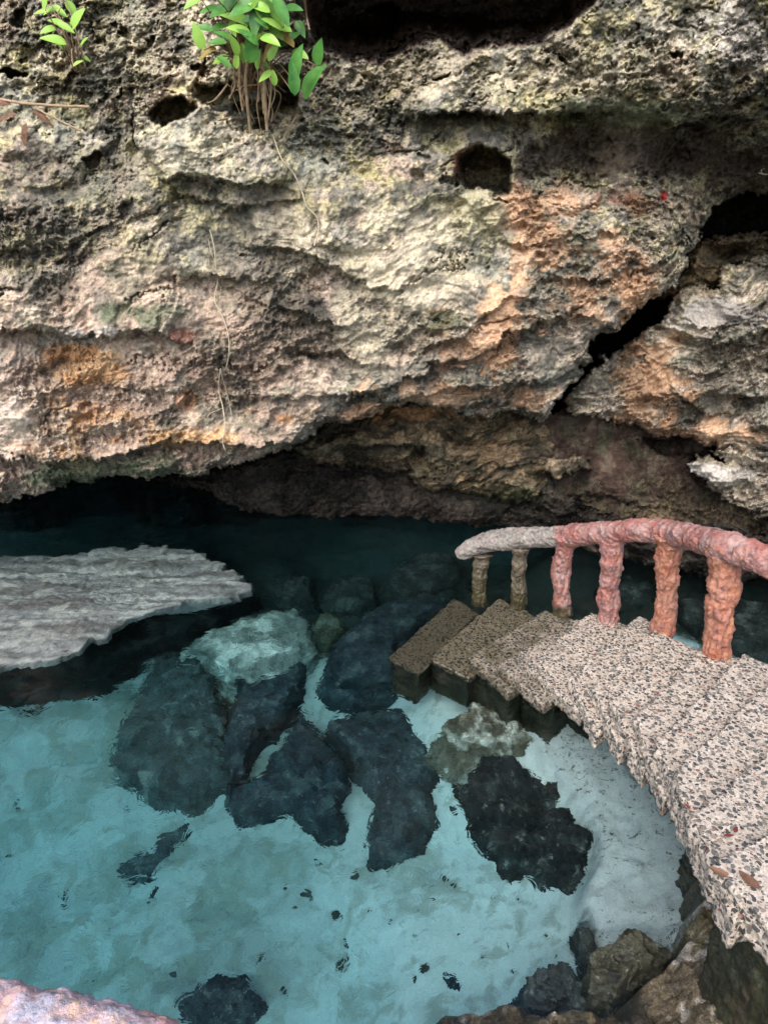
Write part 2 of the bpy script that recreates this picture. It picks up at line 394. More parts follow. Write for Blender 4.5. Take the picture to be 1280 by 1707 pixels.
G_POLY = [(1182, 752), (1215, 745), (1300, 770), (1700, 850), (1700, 890), (1290, 792), (1230, 782)]
K_POLY = [(900, 768), (914, 762), (940, 768), (962, 760), (976, 766), (974, 784), (954, 797), (928, 799), (906, 792)]
MASSES = [  # id, outline, control points, edge radius (px), roll-off (m)
    (5, E_POLY, [(300, 800, 6.3), (450, 830, 6.15), (640, 830, 6.1), (800, 850, 5.9), (960, 890, 5.45), (1100, 920, 5.05), (1280, 930, 4.75), (1500, 950, 4.5)], 40, .30),
    (4, D_POLY, [(930, 700, 6.0), (1000, 735, 5.9), (1120, 750, 5.8), (1000, 800, 5.6), (1100, 850, 5.25), (1280, 880, 5.0), (900, 840, 5.7), (1500, 900, 4.8)], 14, .12),
    (2, B_POLY, [(520, 755, 5.85), (640, 740, 5.62), (760, 770, 5.42), (880, 770, 5.40), (800, 705, 5.85), (640, 700, 5.95), (720, 735, 5.5), (890, 700, 5.8), (860, 830, 5.5)], 46, .30),
    (8, K_POLY, [(940, 780, 5.42)], 18, .10),
    (7, C2_POLY, [(1110, 470, 5.75), (1200, 430, 5.8), (1300, 420, 5.8), (1600, 430, 5.5)], 30, .25),
    (3, C_POLY, [(980, 660, 5.62), (1050, 600, 5.65), (1100, 680, 5.42), (1160, 545, 5.30), (1280, 540, 5.15), (1180, 650, 5.20), (1280, 700, 5.0), (1150, 500, 5.55), (1250, 470, 5.5), (1600, 600, 4.9)], 40, .28),
    (6, F_POLY, [(1180, 790, 5.15), (1280, 830, 4.9), (1600, 900, 4.6)], 20, .14),
    (9, G_POLY, [(1200, 760, 5.18), (1280, 780, 5.0), (1600, 860, 4.7)], 10, .08),
    (1, A_POLY, A_CTRL, 46, .34)]
P0 = PY(U, Vv, 5.0)
wu = fbm(P0 * 3.0, 4, 40) * 13; wv = fbm(P0 * 3.0 + 31, 4, 50) * 13
wf = fbm(P0 * 14, 3, 55) * 7 + fbm(P0 * 38, 2, 57) * 3
Uw, Vw = U + wu + wf, Vv + wv + fbm(P0 * 14 + 7, 3, 56) * 7 + fbm(P0 * 38 + 7, 2, 58) * 3
Y = 7.4 + 0 * U + .3 * fbm(P0 * 1.2, 2, 60)
REG = np.zeros(U.shape, np.int32)
for rid, poly, ctrl, rr, roll in MASSES:
    s = sdf(poly, Uw, Vw)
    base = idw(ctrl, U, Vv, 95 if rid == 1 else 80)
    e = 1 - np.clip(s / rr, 0, 1)
    ym = base + roll * (1 - np.sqrt(np.maximum(1 - e * e, 0)))
    take = (s > 0) & (ym < Y)
    Y = np.where(take, ym, Y); REG = np.where(take, rid, REG)
inA = REG == 1
def ledge(pts, pro, rec, wup, wdn, ids=(1,), fade=40):
    global Y
    pts = np.asarray(pts, float); lv = np.interp(Uw, pts[:, 0], pts[:, 1]); s = Vw - lv
    win = sstep(pts[0, 0] - fade, pts[0, 0] + fade, U) * (1 - sstep(pts[-1, 0] - fade, pts[-1, 0] + fade, U))
    dlt = np.where(s > 0, rec * np.exp(-np.maximum(s, 0) / wdn) * sstep(0, 5, s), -pro * np.exp(np.minimum(s, 0) / wup))
    Y = Y + dlt * win * np.isin(REG, ids)
ledge([(-330, 560), (0, 548), (80, 553), (180, 556), (240, 550), (300, 562)], .07, .17, 50, 40)
ledge([(-100, 425), (0, 416), (60, 421), (130, 411), (215, 335)], .03, .12, 40, 22, fade=15)
ledge([(690, 200), (760, 188), (880, 190), (960, 184), (1040, 180), (1120, 198), (1280, 186), (1620, 180)], .10, .22, 60, 80)
ledge([(560, 662), (650, 642), (720, 610), (780, 596), (830, 570), (880, 540), (975, 530)], .05, .15, 40, 45)
ledge([(690, 590), (760, 560), (800, 530), (860, 500)], .03, .06, 30, 25)
ledge([(330, 650), (450, 668), (560, 664)], .03, .07, 30, 18, fade=25)
ledge([(180, 640), (270, 655), (340, 650)], .02, .05, 25, 14, fade=20)
ledge([(500, 585), (560, 580), (610, 608)], .02, .08, 30, 18, fade=20)
ledge([(280, 292), (340, 300), (410, 312), (480, 300)], .05, .12, 40, 40, fade=25)
ledge([(840, 395), (900, 405), (980, 388), (1080, 385)], .03, .08, 30, 22, fade=25)
ledge([(380, 480), (450, 510), (520, 530), (590, 545)], .03, .06, 40, 30, fade=30)
ledge([(0, 760), (120, 770), (200, 758), (240, 742), (330, 741), (420, 742), (500, 730)], .06, .20, 40, 60, fade=30)
ledge([(215, 150), (225, 230), (300, 330), (420, 345), (500, 330)], .03, .09, 60, 40, fade=10)
ledge([(430, 400), (520, 425), (600, 470), (680, 480)], .03, .07, 50, 30, fade=30)
ledge([(250, 470), (340, 455), (430, 470)], .03, .06, 40, 24, fade=30)
ledge([(560, 700), (640, 672), (700, 650), (780, 655), (900, 640)], .05, .10, 26, 30, fade=25)
ledge([(900, 470), (960, 465), (1060, 470)], .03, .08, 30, 24, fade=25)
ledge([(1080, 548), (1140, 556), (1200, 575), (1300, 590)], .04, .10, 30, 18, ids=(3,), fade=25)
ledge([(1090, 605), (1160, 618), (1230, 660), (1340, 668)], .04, .12, 30, 20, ids=(3,), fade=25)
ledge([(1120, 540), (1200, 545), (1300, 545)], .08, .02, 14, 10, ids=(3,), fade=15)
ledge([(1120, 655), (1190, 690), (1300, 715)], .03, .08, 24, 16, ids=(3,), fade=25)
ledge([(690, 715), (780, 728), (900, 738)], .02, .07, 20, 14, ids=(2,), fade=20)
ledge([(720, 765), (800, 772), (900, 780)], .02, .06, 20, 10, ids=(2,), fade=20)
ledge([(560, 745), (640, 738), (700, 745)], .02, .07, 20, 14, ids=(2,), fade=20)
ledge([(960, 830), (1060, 828), (1120, 850), (1200, 868)], .02, .04, 14, 8, ids=(4,), fade=20)
def pocket(u, v, ru, rv, dep, pw=4, rot=0):
    global Y
    c, s_ = math.cos(rot), math.sin(rot); du, dv = Uw + .5 * wu - u, Vw + .5 * wv - v
    a = (du * c + dv * s_) / ru; b = (-du * s_ + dv * c) / rv
    q = (np.abs(a) ** pw + np.abs(b) ** pw) ** (1 / pw)
    Y = Y + dep * (1 - sstep(.72, 1.12, q))
pocket(800, 283, 45, 36, .7, 2.8)
pocket(800, 362, 46, 44, -.07, 3); pocket(790, 345, 18, 14, -.04, 2); pocket(822, 370, 20, 16, -.04, 2); pocket(785, 382, 16, 14, -.03, 2); pocket(812, 335, 14, 10, -.03, 2)
pocket(470, 186, 30, 50, .5, 2.2, .3); pocket(290, 184, 44, 26, .5, 2, -.25); pocket(372, 160, 50, 24, .30, 2, .2); pocket(425, 190, 34, 30, .35, 2); pocket(455, 150, 50, 40, .2, 2)
pocket(150, 262, 20, 13, .2, 2); pocket(15, 124, 26, 9, .25, 2); pocket(30, 24, 16, 14, .15, 2); pocket(205, 50, 12, 14, .08, 2)
pocket(100, 300, 60, 36, .07, 2); pocket(60, 150, 60, 14, .07, 2); pocket(475, 696, 22, 13, .06, 2); pocket(692, 782, 26, 28, .14, 2.5)
pocket(1140, 750, 60, 16, .3, 3, .15); pocket(320, 330, 40, 22, .08, 2); pocket(460, 330, 40, 20, .07, 2)
for _ in range(45):                      # solution holes weathered into the upper rock
    uu, vv_ = random.uniform(0, 1280), random.uniform(0, 330)
    pocket(uu, vv_, random.uniform(4, 15), random.uniform(3, 9), random.uniform(.03, .10), 2, random.uniform(-.5, .5))
GAP = [(505, -30), (620, -45), (760, -30), (860, -12), (960, -35), (1010, -40), (975, 5), (955, 42), (900, 72), (820, 80), (760, 82), (735, 70), (700, 72), (680, 92), (640, 104), (560, 96), (520, 70), (500, 20)]
sg = sdf(GAP, Uw, Vw)
Y = Y + .45 * sstep(-3, 10, sg) + .5 * sstep(6, 34, sg + 10 * fbm(P0 * 9, 3, 66)) + 1.2 * sstep(25, 60, sg)
inGap = sg > 0
P1 = PY(U, Vv, Y)
# bedding runs nearly level on the left and dips to the left further right
bwarp = .16 * fbm(P1 * 1.8, 3, 5)
bd = np.stack([P1[..., 0] * 1.0, P1[..., 1] * 1.0, (P1[..., 2] - .20 * P1[..., 0] + bwarp) * 2.7], -1)
def terrace(h, lo=.62):
    f = np.floor(h); return f + sstep(lo, 1.0, h - f)
terr = terrace(3.2 * fbm(bd * 1.15, 4, 6, .55)) / 3.2; terr2 = terrace(3.0 * fbm(bd * 3.1 + 5, 4, 7, .55)) / 3.0
soft = np.where(REG == 4, .40 + .5 * sstep(790, 850, Vv), np.where(REG == 8, .3, 1.0)) * np.where(inGap, 1.6, 1.0)
n_big = fbm(P1 * 1.3, 3, 1)
n_bed = ridged(bd * 1.35, 5, 8, .55)
n_mid = ridged(P1 * np.array([4.5, 4.5, 6.5]), 4, 14, .55)
n_bil = np.abs(perlin(P1 * np.array([2.6, 2.6, 3.6]) + .5 * n_big[..., None], 17)) + .5 * np.abs(perlin(P1 * 5.8, 18))
n_fine = fbm(P1 * 20, 3, 20, .6)
n_mic = fbm(P1 * 75, 3, 26)
crk = sstep(.90, .99, 1 - 2 * np.abs(perlin(bd * 1.1 + .25 * n_fine[..., None] * .4, 23))) * sstep(-.1, .25, perlin(P1 * 1.9, 24))
wor = worley(P1 * 11 + .8 * n_fine[..., None], 31)
top = 1 - sstep(130, 380, Vv + 160 * n_big)        # the upper rock is karst-like and pitted
rgh = sstep(-.30, .35, fbm(P1 * 1.7, 2, 35) + .25 * top)   # smooth flowstone here, broken crust there
rgh = .40 + 1.10 * rgh
strat = np.where(np.isin(REG, (2, 7)), 2.6, np.where(np.isin(REG, (3, 5, 6, 9)), 2.3, 1.0))
pit = (1 - sstep(.10, .42, wor)) * sstep(-.1, .35, perlin(P1 * 5, 33) + .3 * top)
disp = (-.10 * n_big - .07 * (n_bed - .55) * strat * (.55 + .45 * rgh) - .06 * (n_mid - .55) * rgh - .09 * (n_bil - .3) - (.030 + .010 * top) * n_fine * rgh - (.013 + .004 * top) * n_mic * rgh - .02 * (ridged(P1 * 11, 3, 28) - .55) * rgh
        - .06 * terr * (.5 + .5 * rgh) * (1 - .6 * top) * strat - .022 * terr2 * rgh * strat + .06 * crk - np.where(np.isin(REG, (2, 3, 6, 7, 9)), .085, 0) * (terrace(2.6 * fbm(bd * np.array([.8, .8, 2.6]) + 3, 4, 37, .5), .75) / 2.6) + (.012 + .05 * top) * pit)
Y = Y + disp * soft
P1 = PY(U, Vv, Y)
# ---- colours of the stone: lichen, iron stain, algae, soil; shade painted under the lip and in the gap
def blob(u, v, ru, rv, amt=1.0, ns=.55):
    q = np.sqrt(((U - u) / ru) ** 2 + ((Vv - v) / rv) ** 2) + ns * cn1 + .35 * cn2
    return amt * (1 - sstep(.55, 1.15, q))
cn1 = fbm(P1 * 4, 4, 90); cn2 = fbm(P1 * 16, 4, 95); cn3 = fbm(P1 * 1.6, 3, 99); cn4 = fbm(P1 * 45, 2, 104)
def mixc(c, col, m): return c + (np.array(col) - c) * np.clip(m, 0, 1)[..., None]
COL = np.zeros(U.shape + (3,)) + np.array((.50, .445, .345))
COL = mixc(COL, (.34, .315, .27), sstep(-.15, .35, cn1))
COL = mixc(COL, (.68, .60, .45), sstep(.0, .40, cn2 + .5 * cn3) * .85)
COL = mixc(COL, (.52, .39, .31), sstep(.05, .45, fbm(P1 * 2.6, 3, 110) + .2 * cn2) * .75)
low = sstep(330, 620, Vv + 90 * cn3)
COL = mixc(COL, (.58, .465, .37), low * (.25 + .4 * sstep(-.2, .3, cn1)))
COL = mixc(COL, (.70, .60, .52), low * sstep(.05, .35, cn2 + .5 * fbm(P1 * 5, 3, 141)) * .7)
COL = mixc(COL, (.42, .38, .17), sstep(.0, .5, fbm(P1 * 3.1, 3, 115) + .3 * cn2) * (1 - sstep(250, 620, Vv)) * .8)
COL = mixc(COL, (.30, .33, .29), sstep(.1, .5, fbm(P1 * 2.3, 3, 117) + .25 * cn2) * .6)
COL = mixc(COL, (.12, .115, .10), sstep(.16, .40, fbm(bd * 2.0, 4, 120) + .15 * cn2) * .8)
COL = mixc(COL, (.05, .048, .042), sstep(.22, .5, cn2 + .6 * fbm(P1 * 7, 3, 130)) * (.22 + .28 * top))
COL = mixc(COL, (.15, .155, .125), sstep(.02, .30, fbm(P1 * 6.5, 5, 151, .62)) * .62)
COL = mixc(COL, (.62, .56, .34), sstep(.10, .36, fbm(P1 * 8.0, 4, 156, .6)) * .5 * (1 - .7 * low))
COL = mixc(COL, (.055, .055, .045), sstep(.16, .36, fbm(P1 * 26, 3, 161, .6) + .25 * cn1) * .65)
for b in [(85, 285, 130, 60), (40, 350, 90, 40), (420, 430, 80, 60), (440, 340, 80, 50), (210, 520, 90, 26), (500, 505, 70, 40), (120, 480, 150, 25), (520, 560, 80, 30), (350, 540, 50, 40), (300, 620, 90, 30), (460, 620, 120, 20),
          (720, 190, 110, 30), (880, 60, 60, 30), (740, 100, 60, 25), (600, 480, 50, 30), (720, 540, 40, 25), (680, 620, 70, 25), (1060, 600, 60, 30), (1180, 640, 60, 30), (900, 600, 80, 50), (820, 500, 90, 30)]:
    COL = mixc(COL, (.10, .098, .085), blob(*b, .55, 1.0))
for b in [(640, 430, 120, 80), (720, 480, 90, 60), (690, 400, 50, 60), (350, 255, 80, 40), (190, 80, 120, 70), (330, 60, 30, 60), (620, 560, 90, 40), (480, 380, 40, 60), (790, 370, 60, 50), (700, 130, 160, 40), (1000, 110, 150, 50)]:
    COL = mixc(COL, (.70, .62, .47), blob(*b, .40, 1.0))
for b in [(1230, 60, 80, 70), (20, 700, 60, 90), (150, 560, 60, 12), (1180, 530, 90, 22), (1180, 790, 60, 16)]:
    COL = mixc(COL, (.62, .58, .54), blob(*b, .75, .8))
for b in [(120, 700, 75, 50), (200, 705, 35, 22), (150, 620, 60, 24), (320, 735, 60, 10), (60, 740, 40, 30)]:
    COL = mixc(COL, (.66, .43, .24), blob(b[0], b[1], b[2] * 1.5, b[3] * 1.5, .88, .8))
lowl = low * (1 - sstep(380, 620, U)) * (REG == 1)
COL = mixc(COL, (.66, .47, .37), lowl * (.10 + .45 * sstep(-.25, .25, cn1)))
for b in [(110, 690, 90, 50), (150, 625, 70, 26), (300, 730, 110, 14)]:
    COL = mixc(COL, (.70, .45, .25), blob(*b, .75, .9))
for b in [(40, 690, 70, 70), (150, 665, 60, 30), (180, 720, 50, 20), (30, 780, 60, 30), (230, 660, 60, 20)]:
    COL = mixc(COL, (.74, .62, .53), blob(*b, .7, 1.2))
for b in [(145, 690, 24, 30), (145, 635, 45, 12), (190, 735, 30, 10), (310, 665, 16, 12), (475, 698, 20, 11), (120, 590, 40, 12)]:
    COL = mixc(COL, (.56, .27, .11), blob(*b, .55, 1.1))
for b in [(900, 355, 55, 26), (930, 410, 80, 40), (970, 490, 75, 40), (860, 350, 30, 25), (1090, 650, 40, 60), (1150, 722, 70, 20), (800, 575, 50, 40), (1060, 500, 40, 25), (600, 690, 80, 14), (760, 660, 90, 16), (940, 300, 16, 12), (680, 690, 60, 10), (820, 560, 30, 50)]:
    COL = mixc(COL, (.66, .42, .27), blob(b[0], b[1], b[2] * 1.4, b[3] * 1.35, .72, 1.0))
COL = mixc(COL, (.40, .38, .25), blob(800, 362, 46, 44, .8, .4)); COL = mixc(COL, (.34, .32, .30), blob(1200, 518, 90, 26, .85, .5))
for b in [(305, 560, 26, 16), (760, 270, 10, 30), (1050, 330, 50, 30)]:
    COL = mixc(COL, (.33, .13, .09), blob(*b, .6))
COL = mixc(COL, (.45, .02, .015), blob(1105, 326, 8, 10, .9, .2))
for b in [(150, 790, 130, 24), (240, 770, 60, 24), (745, 538, 34, 16), (90, 800, 60, 16), (860, 828, 60, 16), (1040, 190, 140, 30), (250, 520, 80, 20)]:
    COL = mixc(COL, (.13, .17, .10), blob(*b, .7))
COL = mixc(COL, (.085, .065, .05), blob(1080, 262, 240, 56, .9)); COL = mixc(COL, (.09, .07, .05), blob(1260, 290, 120, 60, .8))
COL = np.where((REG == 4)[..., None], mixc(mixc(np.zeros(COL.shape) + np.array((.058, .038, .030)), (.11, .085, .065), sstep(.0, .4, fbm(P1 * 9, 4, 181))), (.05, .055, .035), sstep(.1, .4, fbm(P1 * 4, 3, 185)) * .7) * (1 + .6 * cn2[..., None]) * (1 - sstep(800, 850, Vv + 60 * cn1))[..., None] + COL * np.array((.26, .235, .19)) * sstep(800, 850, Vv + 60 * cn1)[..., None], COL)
COL = np.where((REG == 5)[..., None], COL * np.array((.13, .125, .13)), COL)  # waterline band darkened in colour, shade painted against the low sun
COL = np.where((REG == 2)[..., None], mixc(COL * np.array((.50, .44, .34)), (.03, .032, .026), sstep(-.05, .3, fbm(P1 * np.array([3, 3, 8.0]), 4, 171)) * .75), COL)  # block colour cut as painted shade under the lip, plus green-black mottling
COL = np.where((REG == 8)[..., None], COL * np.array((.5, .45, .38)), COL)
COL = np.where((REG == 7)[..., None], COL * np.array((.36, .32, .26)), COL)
COL = np.where((inGap & (REG == 1))[..., None], np.array((.22, .17, .14)) * (1 + .5 * cn2[..., None]), COL)  # gap interior painted darker to deepen its shade
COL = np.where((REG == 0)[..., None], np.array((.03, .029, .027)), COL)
COL = COL * (1 + .22 * top * (1 - sstep(500, 800, U)))[..., None]
COL = np.clip(COL * (1 + .30 * cn4[..., None]), .01, .8)
# ---- cut the sheet into the rock masses
ns, ms = U.shape
F_all = grid_faces(ns, ms)[:, ::-1]
fr = np.minimum(REG[:-1, :-1], REG[1:, 1:]).ravel()
fr = REG[:-1, :-1].ravel()
Vall, Call = P1.reshape(-1, 3), COL.reshape(-1, 3); Ral = np.clip((rgh - .32), 0, 1).reshape(-1)
def cut(name, ids):
    f = F_all[np.isin(fr, ids)]
    used, inv = np.unique(f.ravel(), return_inverse=True)
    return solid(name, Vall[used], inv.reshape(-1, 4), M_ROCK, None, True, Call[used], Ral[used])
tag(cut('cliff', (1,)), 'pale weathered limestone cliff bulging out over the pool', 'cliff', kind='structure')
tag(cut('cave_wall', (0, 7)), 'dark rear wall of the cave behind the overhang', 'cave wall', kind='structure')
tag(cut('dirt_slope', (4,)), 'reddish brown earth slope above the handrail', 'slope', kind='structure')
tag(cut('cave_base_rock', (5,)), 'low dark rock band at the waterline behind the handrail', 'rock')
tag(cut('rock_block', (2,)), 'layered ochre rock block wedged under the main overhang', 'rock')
tag(cut('rock_outcrop', (3,)), 'craggy layered outcrop with a grey flat top right of the dark crack', 'rock')
tag(cut('rock_slab', (6,)), 'rough greyish slab jutting over the earth slope at the right', 'rock')
tag(cut('thin_rock_slab', (9,)), 'thin tan slab lying just under the craggy outcrop', 'rock')
tag(cut('rock_lump', (8,)), 'small rounded knob of rock beside the earth slope', 'rock')
def on_cliff(u, v, off=.0):               # a point on the finished rock face
    j = int(round((u - US[0]) / 1.7)); i = int(round((v - VS[0]) / 1.7))
    y = float(Y[max(0, i - 2):i + 3, max(0, j - 2):j + 3].min())
    return PY(u, v, y - off)
del wor, n_mic, n_fine, n_mid, n_bed, P0, wu, wv, wf

# ------------------------------------------------------------------ pool: bed, water
BED = [(100, 1500, -1.35), (400, 1500, -1.2), (700, 1450, -1.05), (850, 1550, -.95), (600, 1250, -1.15), (570, 1130, -1.1), (300, 1150, -1.3), (720, 1350, -1.0), (930, 1520, -.9), (500, 1650, -1.15), (800, 1660, -.95),
       (1010, 1300, -.46), (1100, 1400, -.40), (1050, 1500, -.44), (1010, 1540, -.5), (1120, 1550, -.35), (1150, 1450, -.30), (760, 1150, -.62), (900, 1200, -.52), (960, 1260, -.48), (450, 1000, -1.2), (600, 950, -1.4), (800, 920, -1.4), (200, 900, -1.5), (1000, 960, -.9), (1200, 1010, -.7)]
bedp = [(*PU(u, v, z)[:2], z) for u, v, z in BED]
bx, by = np.meshgrid(np.arange(-6.5, 6.5, .02), np.arange(.2, 9.5, .02))
bz = idw(bedp, bx, by, .33, 3.0)
bp = np.stack([bx, by, 0 * bx], -1)
bz = bz + .05 * fbm(bp * 1.5, 3, 201) + .014 * fbm(bp * 6, 3, 205) + .006 * fbm(bp * 18, 2, 209)
bc = np.zeros(bx.shape + (3,)) + np.array((.82, .81, .77))
bwp = bp + .12 * np.stack([fbm(bp * 4, 2, 231), fbm(bp * 4, 2, 232), 0 * bx], -1)
q1 = fbm(bwp * 3.0, 4, 211); q2 = fbm(bwp * 13, 4, 215); q3 = fbm(bp * 1.1, 3, 219)
bc = mixc(bc, (.17, .205, .165), (.70 + .30 * sstep(-.25, .4, q1 + .5 * q2)) * .82 * sstep(.55, -.75, bx + .3 * q3))  # greenish mottling on the left, darkened further as the shelf's painted shadow
bc = mixc(bc, (.36, .34, .27), sstep(.1, .5, q2 + .6 * q1) * .6)
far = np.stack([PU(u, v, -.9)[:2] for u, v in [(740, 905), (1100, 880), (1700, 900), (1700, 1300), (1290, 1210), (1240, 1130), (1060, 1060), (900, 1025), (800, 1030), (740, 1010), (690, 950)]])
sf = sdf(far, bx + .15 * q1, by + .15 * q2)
bc = mixc(bc, (.05, .05, .042), sstep(-.05, .15, sf) * .93)  # shade behind the stairs painted into the bed colour
bc = mixc(bc, (.045, .045, .038), sstep(4.45, 5.0, by + .35 * q1) * .93)  # bed colour darkened toward the back as shade under the overhang
sh_p = np.stack([PU(u, v, -.4)[:2] for u, v in [(850, 1140), (880, 1230), (940, 1300), (1000, 1380), (1000, 1420), (978, 1470), (976, 1500), (992, 1545), (1004, 1600), (1020, 1660), (1400, 1750), (1500, 1300), (1100, 1150)]])
ss = sdf(sh_p, bx + .03 * q2, by + .03 * q1)
ledge_m = sstep(-.05, .03, ss)
bz = bz * (1 - ledge_m) + ledge_m * (np.minimum(bz, 0) * 0 - .42 + .10 * sstep(0, .5, ss) + .03 * q1 + .012 * q2)
bc = mixc(bc, (.60, .615, .62), ledge_m * .8)
ba = np.clip(.35 + .5 * q1 + ledge_m * .45 + .25 * q2, 0, 1)
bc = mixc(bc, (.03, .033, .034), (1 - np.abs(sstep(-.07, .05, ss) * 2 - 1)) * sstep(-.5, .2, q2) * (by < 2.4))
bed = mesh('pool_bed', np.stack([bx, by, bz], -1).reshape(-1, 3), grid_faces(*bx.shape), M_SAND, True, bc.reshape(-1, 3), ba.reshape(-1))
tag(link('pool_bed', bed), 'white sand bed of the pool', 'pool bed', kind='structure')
def bed_z(x, y):
    i = int(np.clip(round((y - .2) / .02), 0, bx.shape[0] - 1)); j = int(np.clip(round((x + 6.5) / .02), 0, bx.shape[1] - 1)); return float(bz[i, j])

xs, ys = np.arange(-6.4, 6.4, .028), np.arange(.25, 9.4, .028)
wx, wy = np.meshgrid(xs, ys)
wp = np.stack([wx, wy, 0 * wx], -1)
amp = .55 + .8 * sstep(.2, -1.8, wx) + .25 * perlin(wp * .9, 300)
wz = 2.1 * amp * (.0042 * perlin(wp * np.array([2.2, 3.4, 1]), 301) + .0018 * perlin(wp * np.array([4.6, 7.5, 1]) + .5 * perlin(wp * 2, 303)[..., None], 302) + .0005 * perlin(wp * 13, 304) + .00025 * perlin(wp * 27, 305))
n, m = wx.shape
Wv = np.stack([wx, wy, wz], -1).reshape(-1, 3); Wf = [tuple(f) for f in grid_faces(n, m)]
idx = np.arange(n * m).reshape(n, m)
loop = np.concatenate([idx[0, :], idx[1:, -1], idx[-1, :-1][::-1], idx[1:-1, 0][::-1]])
low = Wv[loop].copy(); low[:, 2] = -2.6; k0 = len(Wv)
Wv = np.concatenate([Wv, low]); L = len(loop)
for i in range(L):
    j = (i + 1) % L; Wf.append((loop[j], loop[i], k0 + i, k0 + j))
Wf.append(tuple(k0 + i for i in range(L))[::-1])
tag(link('water', mesh('water', Wv, Wf, M_WATER, True)), 'clear turquoise water of the cave pool', 'water', kind='structure')

# ------------------------------------------------------------------ boulders
def boulder(name, poly, z, h, label, col=(.026, .038, .045), flat=.55, rough=.032, cat='boulder', dust=0.0, mat=None, dustcol=(.55, .54, .48), sub=True, drop=.25, group=None, fleck=.25, tilt=(0, 0), seed=None, nr=70, na=300, edge=.02, streak=False, under=0.0):
    seed = seed or abs(hash(name + str(poly[0]))) % 900
    seed = int(poly[0][0] * 7 + poly[0][1]) % 900
    pts = np.array([(PU if sub else PZ)(u, v, z + .5 * h) for u, v in poly])[:, :2]
    c = pts.mean(0)
    dense = []
    for k in range(len(pts)):
        a, b = pts[k], pts[(k + 1) % len(pts)]
        for t in np.linspace(0, 1, 24, endpoint=False): dense.append(a + (b - a) * t)
    dense = np.array(dense)
    s = np.concatenate([[0], np.cumsum(np.linalg.norm(np.diff(np.vstack([dense, dense[:1]]), axis=0), axis=1))])
    tt = np.linspace(0, s[-1], na, endpoint=False)
    dd = np.vstack([dense, dense[:1]])
    ring = np.stack([np.interp(tt, s, dd[:, 0]), np.interp(tt, s, dd[:, 1])], -1)
    for _ in range(5): ring = (np.roll(ring, 1, 0) + 2 * ring + np.roll(ring, -1, 0)) / 4
    rn = np.stack([ring[:, 0], ring[:, 1], 0 * ring[:, 0]], -1); gro = ring - c; gro /= np.linalg.norm(gro, axis=1, keepdims=True)
    ring = ring + gro * (edge * (fbm(rn * 6, 3, seed + 50) + .25 * fbm(rn * 20, 2, seed + 55)))[:, None]
    size = np.sqrt(np.ptp(pts[:, 0]) * np.ptp(pts[:, 1]))
    rs = np.concatenate([np.linspace(0.02, .86, nr), np.linspace(.87, 1.0, 14), np.full(12, 1.0)])
    fall = np.concatenate([np.zeros(nr + 14), np.linspace(.05, 1, 12)])
    X = c + (ring - c)[None] * rs[:, None, None]
    prof = np.where(rs < flat, 1.0, np.sqrt(np.maximum(1 - ((rs - flat) / (1.0001 - flat)) ** 2, 0)))
    Z = z + h * prof[:, None] - (h * 0 + drop) * fall[:, None] + 0 * X[..., 0]
    Z = Z + tilt[0] * (X[..., 0] - c[0]) + tilt[1] * (X[..., 1] - c[1])
    X = X + gro[None] * ((-under * fall if under else h * .35 * np.sin(fall * 1.9)) - .02 * (rs > .985))[:, None, None]
    V = np.stack([X[..., 0], X[..., 1], Z], -1)
    sc = 1 / max(size, .12)
    nrm = np.stack([(X[..., 0] - c[0]) * sc, (X[..., 1] - c[1]) * sc, .8 + 0 * Z], -1); nrm /= np.linalg.norm(nrm, axis=-1, keepdims=True)
    d = rough * ((ridged(V * 3.2 * sc ** .5, 4, seed) - .55) * 1.3 + .5 * fbm(V * 8, 3, seed + 9) + .16 * fbm(V * 34, 3, seed + 20) * (rs < .9)[:, None])
    if streak: V[..., 2] += .03 * (ridged(V * np.array([1.1, 7.0, 1]) + .35 * fbm(V * 2.2, 2, 71)[..., None], 3, 73) - .6)
    V = V + nrm * d[..., None]
    kq = fbm(V * 7, 4, seed + 30); k2 = fbm(V * 30, 3, seed + 35)
    cc = np.zeros(V.shape) + np.array(col)
    cc = cc * (1 + .6 * kq[..., None])
    cc = mixc(cc, dustcol, sstep(.50, .75, k2 + .5 * kq) * fleck * .6)
    if streak:  # pale and dark bands painted to imitate ripple light on the shelf
        sk = fbm(V * np.array([1.0, 9.0, 1]) + .4 * kq[..., None], 4, 75)
        cc = mixc(cc, (.58, .56, .53), sstep(.05, .45, sk)); cc = mixc(cc, (.22, .20, .19), sstep(-.05, -.5, sk)); cc = mixc(cc, (.10, .095, .085), sstep(.30, .6, kq + .4 * k2) * .8)
    if dust: cc = mixc(cc, dustcol, sstep(.15, .55, .6 * kq + .5 * fbm(V * 2.2, 3, seed + 40) + dust - .1 + .2 * (1 - rs[:, None])) )
    if not dust: cc = mixc(cc, np.array(col) * .5 + (.07, .075, .065), sstep(.1, .5, kq + .3 * k2) * .7 * (1 - .6 * rs[:, None]))
    cc = np.clip(cc, .006, .8)
    nn = len(rs); Vf = np.concatenate([V.reshape(-1, 3), [V[0].mean(0)]])
    F = [tuple(f) for f in grid_faces(nn, na, True)] + [(nn * na, j, (j + 1) % na) for j in range(na)]
    o = solid(name, Vf, F, mat or M_BOULDER, None, True, np.concatenate([cc.reshape(-1, 3), cc[0, :1]]))
    return tag(o, label, cat, group)
G = 'dark boulders on the pool bed'
boulder('submerged_boulder', [(270, 1092), (330, 1087), (358, 1120), (380, 1180), (372, 1230), (396, 1262), (404, 1292), (330, 1335), (270, 1325), (210, 1290), (178, 1240), (215, 1190), (240, 1130)], -1.15, .16, 'broad mottled boulder under water below the pale shelf', (.05, .066, .064), dust=-.05, group=G, fleck=.4, edge=.05, dustcol=(.20, .21, .18))
